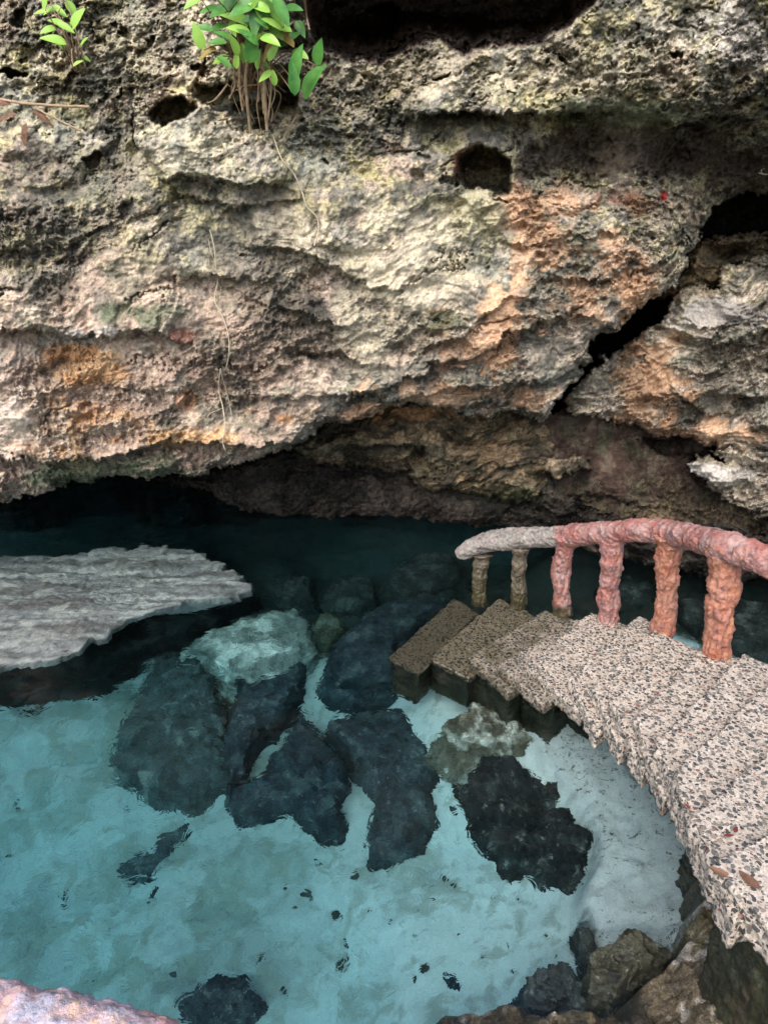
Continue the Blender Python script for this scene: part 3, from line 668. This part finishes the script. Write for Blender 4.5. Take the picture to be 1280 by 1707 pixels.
boulder('submerged_boulder', [(392, 1128), (415, 1145), (465, 1118), (512, 1095), (500, 1160), (480, 1190), (440, 1222), (415, 1262), (408, 1292), (378, 1312), (376, 1230), (388, 1190)], -1.05, .2, 'dark narrow boulder left of the sandy gap, below the sand-topped hump', group=G)
boulder('sandy_hump', [(290, 1088), (365, 1045), (440, 1022), (500, 1015), (526, 1058), (530, 1088), (512, 1102), (460, 1138), (418, 1150), (385, 1122), (345, 1085)], -1.02, .22, 'sunken rock hump dusted with pale sand', (.22, .24, .21), dust=.25, cat='rock')
boulder('submerged_boulder', [(500, 1182), (520, 1195), (545, 1237), (580, 1282), (588, 1310), (570, 1345), (585, 1380), (575, 1405), (545, 1400), (510, 1370), (470, 1345), (400, 1352), (382, 1320), (430, 1300), (450, 1250), (480, 1215)], -1.1, .2, 'dark triangular boulder in the middle of the pool', group=G)
boulder('submerged_boulder', [(542, 1195), (600, 1186), (675, 1178), (710, 1215), (745, 1245), (750, 1290), (722, 1320), (735, 1370), (715, 1405), (670, 1440), (615, 1452), (610, 1395), (625, 1340), (596, 1290), (575, 1245), (545, 1215)], -1.05, .22, 'largest dark flat boulder right of centre under water', (.038, .05, .056), group=G, fleck=.3)
boulder('submerged_boulder', [(535, 1110), (560, 1070), (600, 1030), (650, 1000), (720, 985), (755, 1005), (700, 1050), (662, 1100), (655, 1130), (600, 1142), (555, 1138)], -.95, .3, 'dark boulder touching the lowest step on its left', group=G)
boulder('submerged_boulder', [(582, 1165), (610, 1147), (650, 1144), (672, 1160), (650, 1176), (600, 1174)], -1.0, .12, 'small long dark boulder between two large ones near the lowest step', group=G)
boulder('round_boulder', [(520, 1050), (530, 1030), (552, 1022), (572, 1032), (578, 1052), (565, 1072), (545, 1082), (528, 1070)], -1.05, .2, 'round olive boulder at the head of the sandy gap', (.07, .075, .05), group=G)
boulder('black_boulder', [(772, 1292), (790, 1257), (830, 1250), (880, 1280), (930, 1300), (965, 1345), (1015, 1400), (1022, 1425), (992, 1450), (985, 1485), (955, 1478), (900, 1435), (845, 1402), (812, 1355)], -.72, .22, 'black jagged rock with white flecks on the edge of the shallow sand', (.022, .024, .026), rough=.10, group=G, fleck=.6, flat=.3, edge=.04)
boulder('pale_boulder', [(740, 1212), (768, 1188), (800, 1172), (830, 1190), (870, 1202), (890, 1240), (850, 1256), (800, 1250), (760, 1240)], -.62, .3, 'ochre and white rock under water just below the stair blocks', (.15, .135, .10), dust=.25, rough=.09, flat=.3)
boulder('long_boulder', [(200, 1460), (205, 1440), (250, 1430), (265, 1400), (300, 1370), (335, 1355), (340, 1367), (310, 1402), (270, 1442), (240, 1470), (215, 1468)], -1.3, .07, 'long dark bent rock alone on the left of the sand', (.04, .055, .06), rough=.03, group=G, drop=.15)
boulder('submerged_boulder', [(285, 1668), (320, 1650), (360, 1625), (410, 1618), (420, 1650), (450, 1665), (432, 1690), (380, 1708), (330, 1714)], -1.1, .12, 'dark boulder at the bottom beside the near pink rail', (.03, .034, .036), group=G, fleck=.5)
boulder('submerged_stone', [(248, 1510), (258, 1480), (285, 1472), (275, 1490), (256, 1514)], -1.3, .05, 'small dark stone below the long bent rock', rough=.02, drop=.1)
boulder('submerged_stone', [(728, 1640), (735, 1617), (752, 1620), (770, 1645), (764, 1652), (740, 1650)], -1.0, .06, 'small dark stone lying on the sand near the bottom', rough=.02, drop=.1)
boulder('bank_boulder', [(866, 1655), (880, 1632), (930, 1607), (960, 1625), (990, 1680), (985, 1710), (900, 1700), (866, 1675)], -.55, .3, 'grey boulder half sunk at the foot of the brown bank', (.075, .085, .085), fleck=.5, flat=.3, rough=.06)
boulder('bank_boulder', [(985, 1600), (1040, 1557), (1075, 1552), (1120, 1580), (1130, 1612), (1060, 1645), (1020, 1672), (978, 1645)], -.3, .2, 'brown speckled boulder under water where the bank meets the shallow sand', (.12, .11, .08), fleck=.8, flat=.4, rough=.06)
boulder('bank_boulder', [(950, 1555), (975, 1545), (1000, 1570), (998, 1625), (978, 1640), (960, 1600)], -.62, .22, 'small dark rock at the edge of the shallow sand', (.05, .05, .05), fleck=.4, flat=.3)
# shelf just under the surface
boulder('rock_shelf', [(-220, 965), (-100, 940), (0, 922), (60, 918), (100, 922), (200, 906), (300, 906), (350, 930), (410, 955), (427, 985), (400, 1000), (320, 1006), (270, 1022), (190, 1064), (140, 1100), (40, 1132), (-60, 1140), (-220, 1150)], -.35, .10, 'broad pale rock shelf just under the surface at the left', (.33, .32, .315), flat=.96, rough=.04, cat='rock shelf', dust=.1, mat=M_SHELF, drop=.30, edge=.10, streak=True, under=.55, tilt=(.0, -.13), dustcol=(.52, .50, .46), fleck=.2, nr=110, na=420)
# black mass standing in for the shadow under the shelf
boulder('shelf_shade_mass', [(-200, 1110), (40, 1060), (150, 1010), (300, 970), (420, 975), (440, 1000), (330, 1050), (240, 1085), (190, 1115), (110, 1135), (-200, 1180)], -1.2, .3, 'black mass standing in for the shade under the pale shelf', (.012, .012, .012), cat='rock', fleck=0)
for poly, z, h, lab in [([(430, 985), (460, 955), (520, 960), (525, 1000), (470, 1010)], -1.1, .2, 'dim boulder right of the tip of the pale shelf'),
                        ([(540, 990), (575, 960), (620, 965), (630, 1000), (590, 1020), (550, 1012)], -1.15, .2, 'dim boulder behind the round olive boulder'),
                        ([(640, 960), (700, 925), (760, 930), (775, 960), (720, 985), (660, 990)], -1.1, .35, 'dim boulder in front of the end of the handrail'),
                        ([(990, 985), (1040, 965), (1090, 975), (1090, 1010), (1030, 1020)], -.9, .3, 'dim boulder seen between the middle posts'),
                        ([(1110, 1010), (1180, 990), (1290, 1010), (1330, 1060), (1290, 1100), (1180, 1080)], -.8, .4, 'dim boulder behind the last tall post')]:
    boulder('submerged_boulder', poly, z, h, lab, (.035, .037, .034), group=G)

# brown bank in the lower right corner
kx, ky = np.meshgrid(np.linspace(-.1, 2.2, 330), np.linspace(.6, 2.9, 330))
bank_poly = [PZ(u, v, -.05)[:2] for u, v in [(690, 1720), (740, 1690), (800, 1672), (870, 1668), (930, 1690), (1000, 1692), (1060, 1655), (1110, 1620), (1140, 1585), (1125, 1555), (1140, 1520), (1150, 1480), (1185, 1445), (1290, 1450), (1500, 1700), (1400, 2300), (500, 2300)]]
kp = np.stack([kx, ky, 0 * kx], -1)
ks = sdf(bank_poly, kx + .05 * fbm(kp * 5, 3, 401), ky + .05 * fbm(kp * 5 + 9, 3, 404))
def kbump(u, v, z, r, h):
    p = PZ(u, v, z); return h * np.exp(-((kx - p[0]) ** 2 + (ky - p[1]) ** 2) / r ** 2)
kz = -1.7 + 1.7 * sstep(-.22, .05, ks) + kbump(1190, 1500, .15, .17, .13) + kbump(1215, 1600, .15, .16, .12) + kbump(1260, 1700, .15, .2, .10) + .10 * sstep(0, .5, ks) + .06 * fbm(kp * 4, 4, 410) + .05 * (ridged(kp * 6, 4, 412) - .55) + .022 * fbm(kp * 20, 4, 415) - .02
kc = np.zeros(kx.shape + (3,)) + np.array((.095, .075, .048)); kq = fbm(kp * 6, 4, 420)
kc = mixc(kc, (.05, .045, .034), sstep(-.05, .3, kq + .5 * fbm(kp * 28, 3, 427))); kc = mixc(kc, (.15, .125, .06), sstep(.1, .5, fbm(kp * 3.2, 3, 425)) * .7)
kc = mixc(kc, (.42, .40, .37), sstep(.12, .45, fbm(kp * 3, 3, 430) + .5 * fbm(kp * 30, 2, 433) - .2) * .7)
tag(solid('rock_bank', np.stack([kx, ky, kz], -1).reshape(-1, 3), grid_faces(*kx.shape), M_BANK, None, True, kc.reshape(-1, 3)), 'wet brown rock bank at the foot of the stairs', 'bank', kind='structure')

# ------------------------------------------------------------------ stairs
TREADS = [((650, 1098), (692, 1122), (757, 1000), (792, 1022), -.025), ((716, 1097), (777, 1128), (832, 998), (892, 1027), .012), ((780, 1097), (822, 1132), (908, 1018), (965, 1036), .09),
          ((833, 1107), (880, 1150), (960, 1033), (1020, 1044), .16), ((878, 1108), (940, 1162), (985, 1022), (1062, 1048), .23), ((948, 1128), (979, 1190), (1066, 1026), (1115, 1062), .30),
          ((988, 1146), (1019, 1212), (1092, 1046), (1142, 1078), .37), ((1018, 1165), (1056, 1245), (1124, 1064), (1180, 1094), .44), ((1058, 1198), (1092, 1287), (1166, 1086), (1240, 1100), .51),
          ((1092, 1240), (1130, 1330), (1240, 1089), (1330, 1140), .58), ((1124, 1290), (1165, 1400), (1300, 1120), (1440, 1220), .65), ((1152, 1365), (1196, 1466), (1370, 1180), (1560, 1330), .72), ((1190, 1440), (1300, 1560), (1470, 1280), (1760, 1500), .79)]
def slab(A, B, Fp, Gp, zt, thick, seed, ext=.0, step=.0055, rag=.014, taper=0.0):
    """a tread: A-B is the open side, A-F the nose, B-G the back"""
    A, B, Fp, Gp = [PZ(*q, zt)[:2] if not isinstance(q, np.ndarray) else q for q in (A, B, Fp, Gp)]
    dB = (B - A) / np.linalg.norm(B - A); dG = (Gp - Fp) / np.linalg.norm(Gp - Fp)
    B = B + dB * ext; Gp = Gp + dG * ext
    n = int(np.clip(np.linalg.norm(B - A) / step, 12, 130)); m = int(np.clip(np.linalg.norm(Fp - A) / step, 20, 260))
    s, t = np.meshgrid(np.linspace(0, 1, n), np.linspace(0, 1, m), indexing='ij')
    XY = A * ((1 - s) * (1 - t))[..., None] + B * (s * (1 - t))[..., None] + Fp * ((1 - s) * t)[..., None] + Gp * (s * t)[..., None]
    ids = np.arange(n * m).reshape(n, m)
    lp = np.concatenate([ids[0, :], ids[1:, -1], ids[-1, :-1][::-1], ids[1:-1, 0][::-1]])
    V = np.concatenate([XY.reshape(-1, 2), np.full((n * m, 1), zt)], 1)
    cen = XY.mean((0, 1)); rimd = V[lp, :2]
    nx = np.roll(rimd, -1, 0) - np.roll(rimd, 1, 0); out = np.stack([nx[:, 1], -nx[:, 0]], -1); out /= np.linalg.norm(out, axis=1, keepdims=True) + 1e-9
    sgn = np.sign(((rimd - cen) * out).sum()); out *= sgn
    for _ in range(6): out = (np.roll(out, 1, 0) + out + np.roll(out, -1, 0)) / 3
    rows = [lp]; allV = [V]; cnt = n * m
    K = max(5, int(thick / .012))
    zz = np.concatenate([[.004, .012], np.linspace(.02, thick, K)])
    for q in zz:
        off = min(q, .008) * .7 - taper * q
        P = np.concatenate([rimd + out * off, np.full((len(lp), 1), zt - q)], 1)
        nse = rag * (1.2 * fbm(P * 13, 3, seed) + .5 * fbm(P * 55, 2, seed + 5))
        P[:, :2] += out * nse[:, None]
        allV.append(P); rows.append(np.arange(cnt, cnt + len(lp))); cnt += len(lp)
    V[lp, :2] += out * (rag * (1.2 * fbm(V[lp] * 13, 3, seed) + .5 * fbm(V[lp] * 55, 2, seed + 5)))[:, None]
    wv_ = np.concatenate(allV)
    wv_[:n * m, 2] += .004 * fbm(wv_[:n * m] * 9, 3, 505)
    F = [tuple(f) for f in grid_faces(n, m)]
    for a, b in zip(rows[:-1], rows[1:]):
        a2, b2 = np.roll(a, -1), np.roll(b, -1)
        F += list(zip(a, b, b2, a2))
    F.append(tuple(rows[-1]))
    return wv_, F
def fixn(o):                              # consistent outward normals
    import bmesh
    bm = bmesh.new(); bm.from_mesh(o.data); bmesh.ops.recalc_face_normals(bm, faces=bm.faces); bm.to_mesh(o.data); bm.free(); return o
st = thing('staircase', PZ(1000, 1250, -.5), 'curving concrete stair of pebble treads going down into the water', 'staircase')
for i, (A, B, Fp, Gp, zt) in enumerate(TREADS):
    th = (.05, .05, .06, .07, .09, .10, .11, .11, .11, .12, .12, .13, .13)[i]
    V, F = slab(A, B, Fp, Gp, zt, th, 510 + i * 7, ext=.02 if i < 2 else .14)
    o = fixn(solid('tread', V, F, M_PEBBLE, st))
    if i < 2: o['label'] = 'dark wet algae stained tread at the waterline'
def inset(q, r, k, z): a, b = PZ(*q, z)[:2], PZ(*r, z)[:2]; return a + (b - a) * k
for i in range(5):                        # solid blocks under the lowest treads
    A, B, Fp, Gp, zt = TREADS[i]; th = (.05, .05, .06, .07, .09)[i]; zb = zt - th - .003
    k = (.02, .02, .05, .16, .30)[i]
    a = inset(A, Fp, k, zt); b = inset(B, Gp, k, zt); f = inset(A, Fp, .97, zt); g = inset(B, Gp, .97, zt)
    d = (b - a); a = a + d * .06
    V, F = slab(a, b, f, g, zb, (.42, .36, .46, .60, .66)[i], 560 + i * 7, ext=.0 if i < 2 else .1, rag=.012, step=.012)
    fixn(solid('base_block', V, F, M_WALL, st))
for i in range(5, 12):
    A, B, Fp, Gp, zt = TREADS[i]; zb = zt - .135
    k = .52 if i < 10 else .30
    a = inset(A, Fp, k, zt); b = inset(B, Gp, k, zt); f = inset(A, Fp, .9, zt); g = inset(B, Gp, .9, zt)
    V, F = slab(a, b, f, g, zb, zb + .85, 600 + i * 7, ext=.08, rag=.02, step=.02)
    fixn(solid('support_wall', V, F, M_WALL, st))
A, B, Fp, Gp, zt = TREADS[12]
a = inset(A, Fp, .10, zt); b = inset(B, Gp, .06, zt); f = inset(A, Fp, .9, zt); g = inset(B, Gp, .9, zt)
V, F = slab(a, b, f, g, zt - .134, zt + .7, 711, ext=.1, rag=.012, step=.012)
o = fixn(solid('support_wall', V, F, M_WALL, st)); o['label'] = 'green and brown algae streaked wall under the top landing'

# ------------------------------------------------------------------ railing
rl = thing('railing', PZ(1000, 1045, .2), 'pink and grey rustic cement railing like tree trunks along the stairs', 'railing')
POSTS = [((799, 1004), (803, 932), 0, .050, M_WETPOST), ((863, 1012), (867, 922), 1, .050, M_WETPOST), ((937, 1024), (941, 908), 2, .057, M_PINK), ((1013, 1034), (1021, 908), 4, .059, M_PINK), ((1104, 1046), (1115, 908), 6, .060, M_ORANGE), ((1192, 1088), (1206, 925), 8, .068, M_ORANGE)]
tops = []
for k, (bq, tq, ti, r, mt) in enumerate(POSTS):
    zb = TREADS[ti][4] - .03
    b = PZ(*bq, TREADS[ti][4]); yb = b[1]
    t = PY(*tq, yb + .0)
    # keep the post near vertical: its top is where the line of sight passes over the base
    p = smooth_path([b + (0, 0, -.05), b, b * .66 + t * .34 + rng.normal(size=3) * .006, b * .33 + t * .67 + rng.normal(size=3) * .006, t, t + (t - b) * .12], 110)
    s = np.linspace(0, 1, 110)
    rad = r * (1.05 + .18 * np.exp(-s * 14) + .42 * np.exp(-((s - 1.0) / .14) ** 2) + .07 * np.sin(s * 21 + k * 2) * np.sin(s * 9 + k))
    dsp = lambda V, k=k, r=r: r * (.36 * (ridged(V * np.array([24, 24, 3.6]) + .9 * fbm(V * 7, 2, 815)[..., None], 4, 800 + k * 5) - .55) + .15 * terrace(2.0 * fbm(V * np.array([6, 6, 10.0]), 2, 820 + k), .5) + .09 * fbm(V * 60, 3, 840 + k))
    V, F = tube(p, rad, 72, dsp)
    o = fixn(solid('post', V, F, mt, rl))
    o['label'] = 'brown algae covered post' if k < 2 else ('pink peeling post with a blackened foot' if k == 2 else ('pink knobbly post' if k == 3 else 'coral knobbly post'))
    tops.append(PY(*tq, yb))
ry = [t[1] for t in tops]
RP = [(762, 925, ry[0] + .03), (800, 908, ry[0]), (832, 901, (ry[0] + ry[1]) / 2), (867, 897, ry[1]), (905, 896, (ry[1] + ry[2]) / 2), (941, 893, ry[2]), (980, 889, (ry[2] + ry[3]) / 2), (1021, 886, ry[3]), (1068, 884, (ry[3] + ry[4]) / 2), (1115, 887, ry[4]), (1160, 896, (ry[4] + ry[5]) / 2), (1208, 911, ry[5]), (1260, 928, ry[5] - .14), (1330, 955, ry[5] - .30), (1420, 1000, ry[5] - .5)]
rp = np.array([PY(u, v, y) for u, v, y in RP])
path = smooth_path(rp, 420); sx = np.linspace(0, 14, 420)
rad = np.interp(sx, [0, .25, .6, 1, 2, 4.6, 4.9, 6, 9, 11, 14], [.030, .052, .062, .068, .068, .070, .066, .066, .068, .074, .078])
cutk = int(420 * 4.75 / 14)
def rdsp(V): return .06 * (.26 * (ridged(V * np.array([3.0, 15, 15.0]) + .8 * fbm(V * 5, 2, 865)[..., None], 4, 870) - .55) + .20 * fbm(V * np.array([2.5, 5, 5.0]), 3, 880) + .09 * fbm(V * 60, 3, 890))
V, F = tube(path[:cutk + 3], rad[:cutk + 3] * 1.03, 72, rdsp); o = fixn(solid('handrail', V, F, M_GREYP, rl)); o['label'] = 'bare grey lower end of the handrail'
V, F = tube(path[cutk:], rad[cutk:], 72, rdsp); o = fixn(solid('handrail', V, F, M_PINK, rl)); o['label'] = 'pink weathered upper run of the handrail'

# near rail in the lower left corner
M_NEAR = paint_material('flaking_pink_rail_paint', (.60, .35, .33), (.46, .43, .52), (.60, .40, .28), (.30, .30, .38), (-.9, -.8))
nb = thing('near_railing', PZ(60, 1900, 0), 'flaking pink and lilac rail crossing the bottom left corner', 'railing')
n0, n1 = PY(-420, 1640, 1.15), PY(520, 1890, .80)
pth = smooth_path([n0, PY(-150, 1685, 1.05), PY(40, 1722, 1.0), PY(240, 1778, .92), n1], 160)
V, F = tube(pth, .085, 72, lambda V: .012 * (ridged(V * 9, 3, 900) - .5) + .008 * fbm(V * 30, 3, 905) + .003 * fbm(V * 90, 2, 907))
fixn(solid('handrail', V, F, M_NEAR, nb))
for q in (n0 * .8 + n1 * .2, n0 * .1 + n1 * .9):
    V, F = tube(np.linspace(q - (0, 0, 1.0), q, 30), .07, 32, lambda V: .01 * fbm(V * 12, 3, 910)); fixn(solid('post', V, F, M_NEAR, nb))

# ------------------------------------------------------------------ plants, roots, dead leaves
def leaf(base, direc, up, L, W, fold=.25, curl=.2):
    d = np.array(direc, float); d /= np.linalg.norm(d); u = np.array(up, float); u = u - d * (u @ d); u /= np.linalg.norm(u); sdw = np.cross(d, u)
    s = np.linspace(0, 1, 9); wd = W * np.sin(np.pi * s ** .75) ** .85; wd[-1] = 0
    V = []
    for q, wq in zip(s, wd):
        c = np.array(base) + d * L * q - u * curl * L * q * q
        for e in (-1, -.5, 0, .5, 1): V.append(c + sdw * wq * .5 * e + u * abs(e) * wq * fold)
    return np.array(V), [tuple(f) for f in grid_faces(9, 5)]
def plant(u, v, spots, name, label, mats, stemsrc, L0, ybase):
    root = thing(name, on_cliff(u, v), label, 'plant')
    bag = Bag(); bag2 = Bag(); stems = Bag()
    for (lu, lv, ang, sz) in spots:
        y = ybase - random.uniform(.05, .38)
        c = PY(lu, lv, y); a = R(ang)
        d = np.array([math.cos(a), random.uniform(-.7, .15), -math.sin(a)])
        d /= np.linalg.norm(d); up = np.array([random.uniform(-.3, .3), -.75, .75])
        V, F = leaf(c - d * sz * .5, d, up, sz, sz * random.uniform(.42, .56), random.uniform(.08, .2), random.uniform(.0, .25))
        (bag2 if random.random() < .35 else bag).add(V, F)
        su, sv = stemsrc; s0 = np.array(on_cliff(su + random.uniform(-10, 10), sv, .04))
        mid = (s0 + c) / 2 + np.array([0, -.05, .08])
        V, F = tube(smooth_path([s0, mid, c - d * sz * .5], 12), np.linspace(.006, .002, 12), 6); stems.add(V, F)
    if len(spots) > 30:
        old = Bag()
        for _ in range(5):
            lu, lv, _a, _s = random.choice(spots[:36]); c = PY(lu + random.gauss(0, 8), lv + 12, ybase - .2); a = random.uniform(0, 6.28)
            V, F = leaf(c, (math.cos(a), -.3, math.sin(a)), (.2, -.7, .7), .11, .05, .3, .6); old.add(V, F)
        old.build('foliage', M_OLDLEAF, root)['label'] = 'a few yellowing leaves'
    bag.build('foliage', mats[0], root); bag2.build('foliage', mats[1], root)['label'] = 'paler young leaves'
    stems.build('stem', M_ROOT, root)
    return root
sp1 = []
for (lu, lv, a, s) in [(395, 30, 200, .16), (405, 12, 160, .16), (445, 15, 60, .24), (455, 5, 30, .2), (485, 14, 0, .14), (375, 60, 200, .11), (362, 70, 180, .1), (368, 100, 150, .1), (375, 103, 30, .09), (420, 82, 290, .13), (435, 60, 340, .1), (400, 50, 200, .13),
                       (470, 45, 20, .13), (480, 68, 330, .16), (495, 105, 285, .17), (500, 88, 20, .1), (520, 135, 300, .2), (490, 132, 270, .14), (443, 108, 250, .08), (457, 130, 270, .07), (340, 45, 200, .12), (350, 15, 160, .12), (320, 5, 150, .1), (390, 75, 250, .1),
                       (405, 88, 270, .09), (425, 35, 100, .14), (415, 60, 220, .12), (455, 85, 300, .1), (430, 100, 280, .09), (395, 100, 280, .08), (470, 20, 60, .14), (365, 20, 150, .12), (385, 5, 120, .15), (420, -5, 90, .16), (460, 60, 350, .1), (440, 40, 20, .12)]:
    sp1.append((lu, lv, a, s * 1.12))
for _ in range(18): sp1.append((random.gauss(425, 40), random.gauss(50, 32), random.uniform(0, 360), random.uniform(.08, .14)))
for _ in range(25): sp1.append((random.uniform(330, 500), random.uniform(-120, -10), random.uniform(0, 360), random.uniform(.1, .18)))
sh = plant(420, 205, sp1, 'cliff_shrub', 'leafy green shrub rooted in a hollow at the top of the cliff', (M_LEAF, M_LEAF2), (425, 150), .15, 4.95)
rb = Bag()
for (pts, r) in [([(420, 60), (410, 130), (412, 165), (415, 195), (418, 225)], .013), ([(400, 90), (400, 140), (405, 185)], .012), ([(425, 70), (430, 120), (431, 170)], .006), ([(388, 100), (392, 140), (382, 165)], .008), ([(440, 90), (441, 150), (446, 220)], .016),
                 ([(450, 100), (452, 150), (447, 200)], .009), ([(415, 90), (407, 150), (402, 175)], .007), ([(380, 140), (360, 165), (345, 172)], .006), ([(455, 120), (458, 160), (445, 190)], .005), ([(435, 80), (437, 140), (440, 190)], .01)]:
    P = [PY(u, v, 4.90 - .02 * math.sin(i)) for i, (u, v) in enumerate(pts)]
    V, F = tube(smooth_path(P, 24), np.linspace(r, r * .6, 24), 8, lambda V: .15 * .01 * fbm(V * 30, 2, 950)); rb.add(V, F)
for _ in range(26):
    u0 = random.uniform(385, 460); v0 = random.uniform(60, 120); n_ = random.randint(3, 5)
    P = [PY(u0 + random.gauss(0, 7) + q * random.uniform(-5, 5), v0 + q * random.uniform(18, 34), 4.92 + random.uniform(-.06, .06)) for q in range(n_)]
    V, F = tube(smooth_path(P, 20), np.linspace(random.uniform(.003, .007), .0015, 20), 6); rb.add(V, F)
rb.build('root', M_ROOT, sh)['label'] = 'bundle of woody roots hanging from the shrub'
sp2 = [(85, 15, 170, .12), (100, 20, 30, .1), (128, 30, 310, .14), (90, 65, 200, .14), (80, 50, 160, .1), (110, 45, 20, .1), (140, 70, 320, .09), (75, 5, 120, .1), (130, 105, 330, .07), (100, 70, 240, .1), (120, 15, 60, .1), (145, 98, 30, .05), (95, 38, 200, .1), (66, 20, 180, .08), (135, 112, 200, .05)]
plant(135, 120, sp2, 'cliff_seedling', 'small bright green seedling growing from the upper left rock', (M_LEAF2, M_LEAF2), (135, 118), .1, 5.12)

def hang(name, pts, r, mat, label, cat, off=.02, group=None, side=()):
    b = Bag(); P = [on_cliff(u, v, off) for u, v in pts]
    V, F = tube(smooth_path(P, 14 * len(pts)), r, 6, lambda V: r * .3 * fbm(V * 40, 2, 960)); b.add(V, F)
    for q in side:
        V, F = tube(smooth_path([on_cliff(u, v, off) for u, v in q], 24), r * .6, 5); b.add(V, F)
    return tag(b.build(name, mat), label, cat, group)
hang('hanging_root', [(455, 225), (470, 265), (490, 290), (503, 318), (512, 345), (528, 362), (531, 385), (524, 410)], .0045, M_PALEROOT, 'pale thin root trailing down below the shrub', 'root')
hang('hanging_root', [(350, 383), (357, 410), (360, 440), (363, 470), (358, 500), (372, 530), (381, 560), (382, 590), (377, 615)], .004, M_PALEROOT, 'long pale root hanging down the middle of the left cliff', 'root', side=[[(360, 440), (352, 420), (348, 400)], [(363, 470), (368, 480), (366, 500)]])
hang('hanging_root', [(368, 615), (365, 650), (372, 680), (375, 710), (372, 738), (380, 760), (388, 780)], .004, M_PALEROOT, 'pale root tip dangling over the lip of the overhang', 'root', .05, side=[[(368, 620), (380, 660), (386, 690)], [(372, 680), (350, 690), (345, 700)], [(380, 760), (384, 765), (378, 772)]])
hang('twig', [(0, 165), (40, 172), (90, 176), (150, 178)], .008, M_TWIG, 'dry straw-coloured twig lying on a ledge at the left edge', 'twig', .05, 'dry twigs on the left ledge')
hang('twig', [(55, 178), (90, 196), (135, 218)], .006, M_TWIG, 'short dry twig slanting down from the ledge twig', 'twig', .05, 'dry twigs on the left ledge')
hang('twig', [(365, 200), (400, 196), (440, 198)], .006, M_TWIG, 'thin dry twig across the foot of the shrub roots', 'twig', .12)
hang('twig', [(470, 235), (482, 215), (494, 193)], .005, M_TWIG, 'thin leaning twig right of the shrub roots', 'twig', .12)
hang('twig', [(508, -5), (511, 25), (516, 50)], .006, M_TWIG, 'dry twig dangling at the mouth of the dark upper gap', 'twig', .05)
hang('twig', [(1264, 288), (1270, 290), (1282, 291)], .004, M_PALEROOT, 'tiny white forked twig at the right edge under the overhang', 'twig', .03, side=[[(1270, 290), (1268, 284), (1274, 281)]])
def deadleaf(pos, L, ang, mat, name, label, cat='leaf', group=None, tilt=.1, wr=.4):
    d = (math.cos(ang), math.sin(ang), random.uniform(-tilt, tilt)); V, F = leaf(pos, d, (random.uniform(-.2, .2), random.uniform(-.2, .2), 1), L, L * wr, .12, random.uniform(-.2, .2))
    return tag(solid(name, V, F, mat), label, cat, group)
b = Bag()
for (u, v, s, a) in [(30, 190, .16, 200), (20, 175, .2, 170), (55, 185, .14, 320), (45, 205, .14, 260)]:
    V, F = leaf(on_cliff(u, v, .05), (math.cos(R(a)), -.2, -math.sin(R(a)) * -.6), (0, -.6, .8), s, s * .3, .2, .3); b.add(V, F)
tag(b.build('dead_leaf_clump', M_DEADLEAF), 'clump of brown dry leaves caught beside the twigs at the left edge', 'leaves')
deadleaf(PZ(1150, 1352, .705) + (0, 0, .012), .03, 2.2, M_REDLEAF, 'fallen_leaf', 'single small red leaf on the pebble stairs', group='red leaves on the stairs')
deadleaf(PZ(1205, 1398, .735) + (0, 0, .012), .04, .2, M_REDLEAF, 'fallen_leaf', 'lower left of the two touching red leaves on the stairs', group='red leaves on the stairs')
deadleaf(PZ(1222, 1392, .735) + (0, 0, .012), .04, .9, M_REDLEAF, 'fallen_leaf', 'upper right of the two touching red leaves on the stairs', group='red leaves on the stairs')
deadleaf(PZ(1212, 1470, .79) + (0, 0, .02), .065, 2.4, M_DEADLEAF, 'dry_leaf', 'curled brown leaf on the left corner of the top landing', tilt=.4)
deadleaf(PZ(1262, 1490, .79) + (0, 0, .02), .09, 1.8, M_DEADLEAF, 'dry_leaf', 'long brown leaf near the right end of the top landing', tilt=.4)
DEB = [(592, 1470, .07), (500, 1490, .07), (495, 1512, .03), (743, 1470, .05), (720, 1480, .02), (718, 1500, .03), (748, 1483, .04), (570, 1615, .05), (565, 1600, .04), (472, 1655, .05), (852, 1622, .04), (717, 1610, .06), (640, 1420, .03), (470, 1480, .03), (556, 1535, .05), (574, 1568, .04), (590, 1590, .03),
       (430, 1600, .04), (300, 1625, .05), (145, 1640, .03), (180, 1555, .03), (222, 1350, .05), (110, 1490, .03), (690, 1640, .03), (800, 1600, .02), (870, 1500, .02), (910, 1560, .02), (845, 1580, .02), (650, 1540, .02), (755, 1340, .06), (20, 1350, .06), (10, 1430, .06), (930, 1590, .02), (690, 1560, .025), (610, 1520, .03), (525, 1440, .03), (545, 1400, .02), (820, 1500, .02), (760, 1560, .02)]
M_DEB = plain('sunken_leaf', (.025, .03, .03), (.07, .07, .055), 25, .8)
for (u, v, s) in DEB:
    p = PU(u, v, -1.1); z = bed_z(p[0], p[1]); p = PU(u, v, z + .012); z = bed_z(p[0], p[1])
    deadleaf((p[0], p[1], z + .012), s, random.uniform(0, 6.28), M_DEB, 'sunken_leaf', 'small dark sunken leaf lying on the white sand', group='dark leaves sunk on the sand', wr=.55)
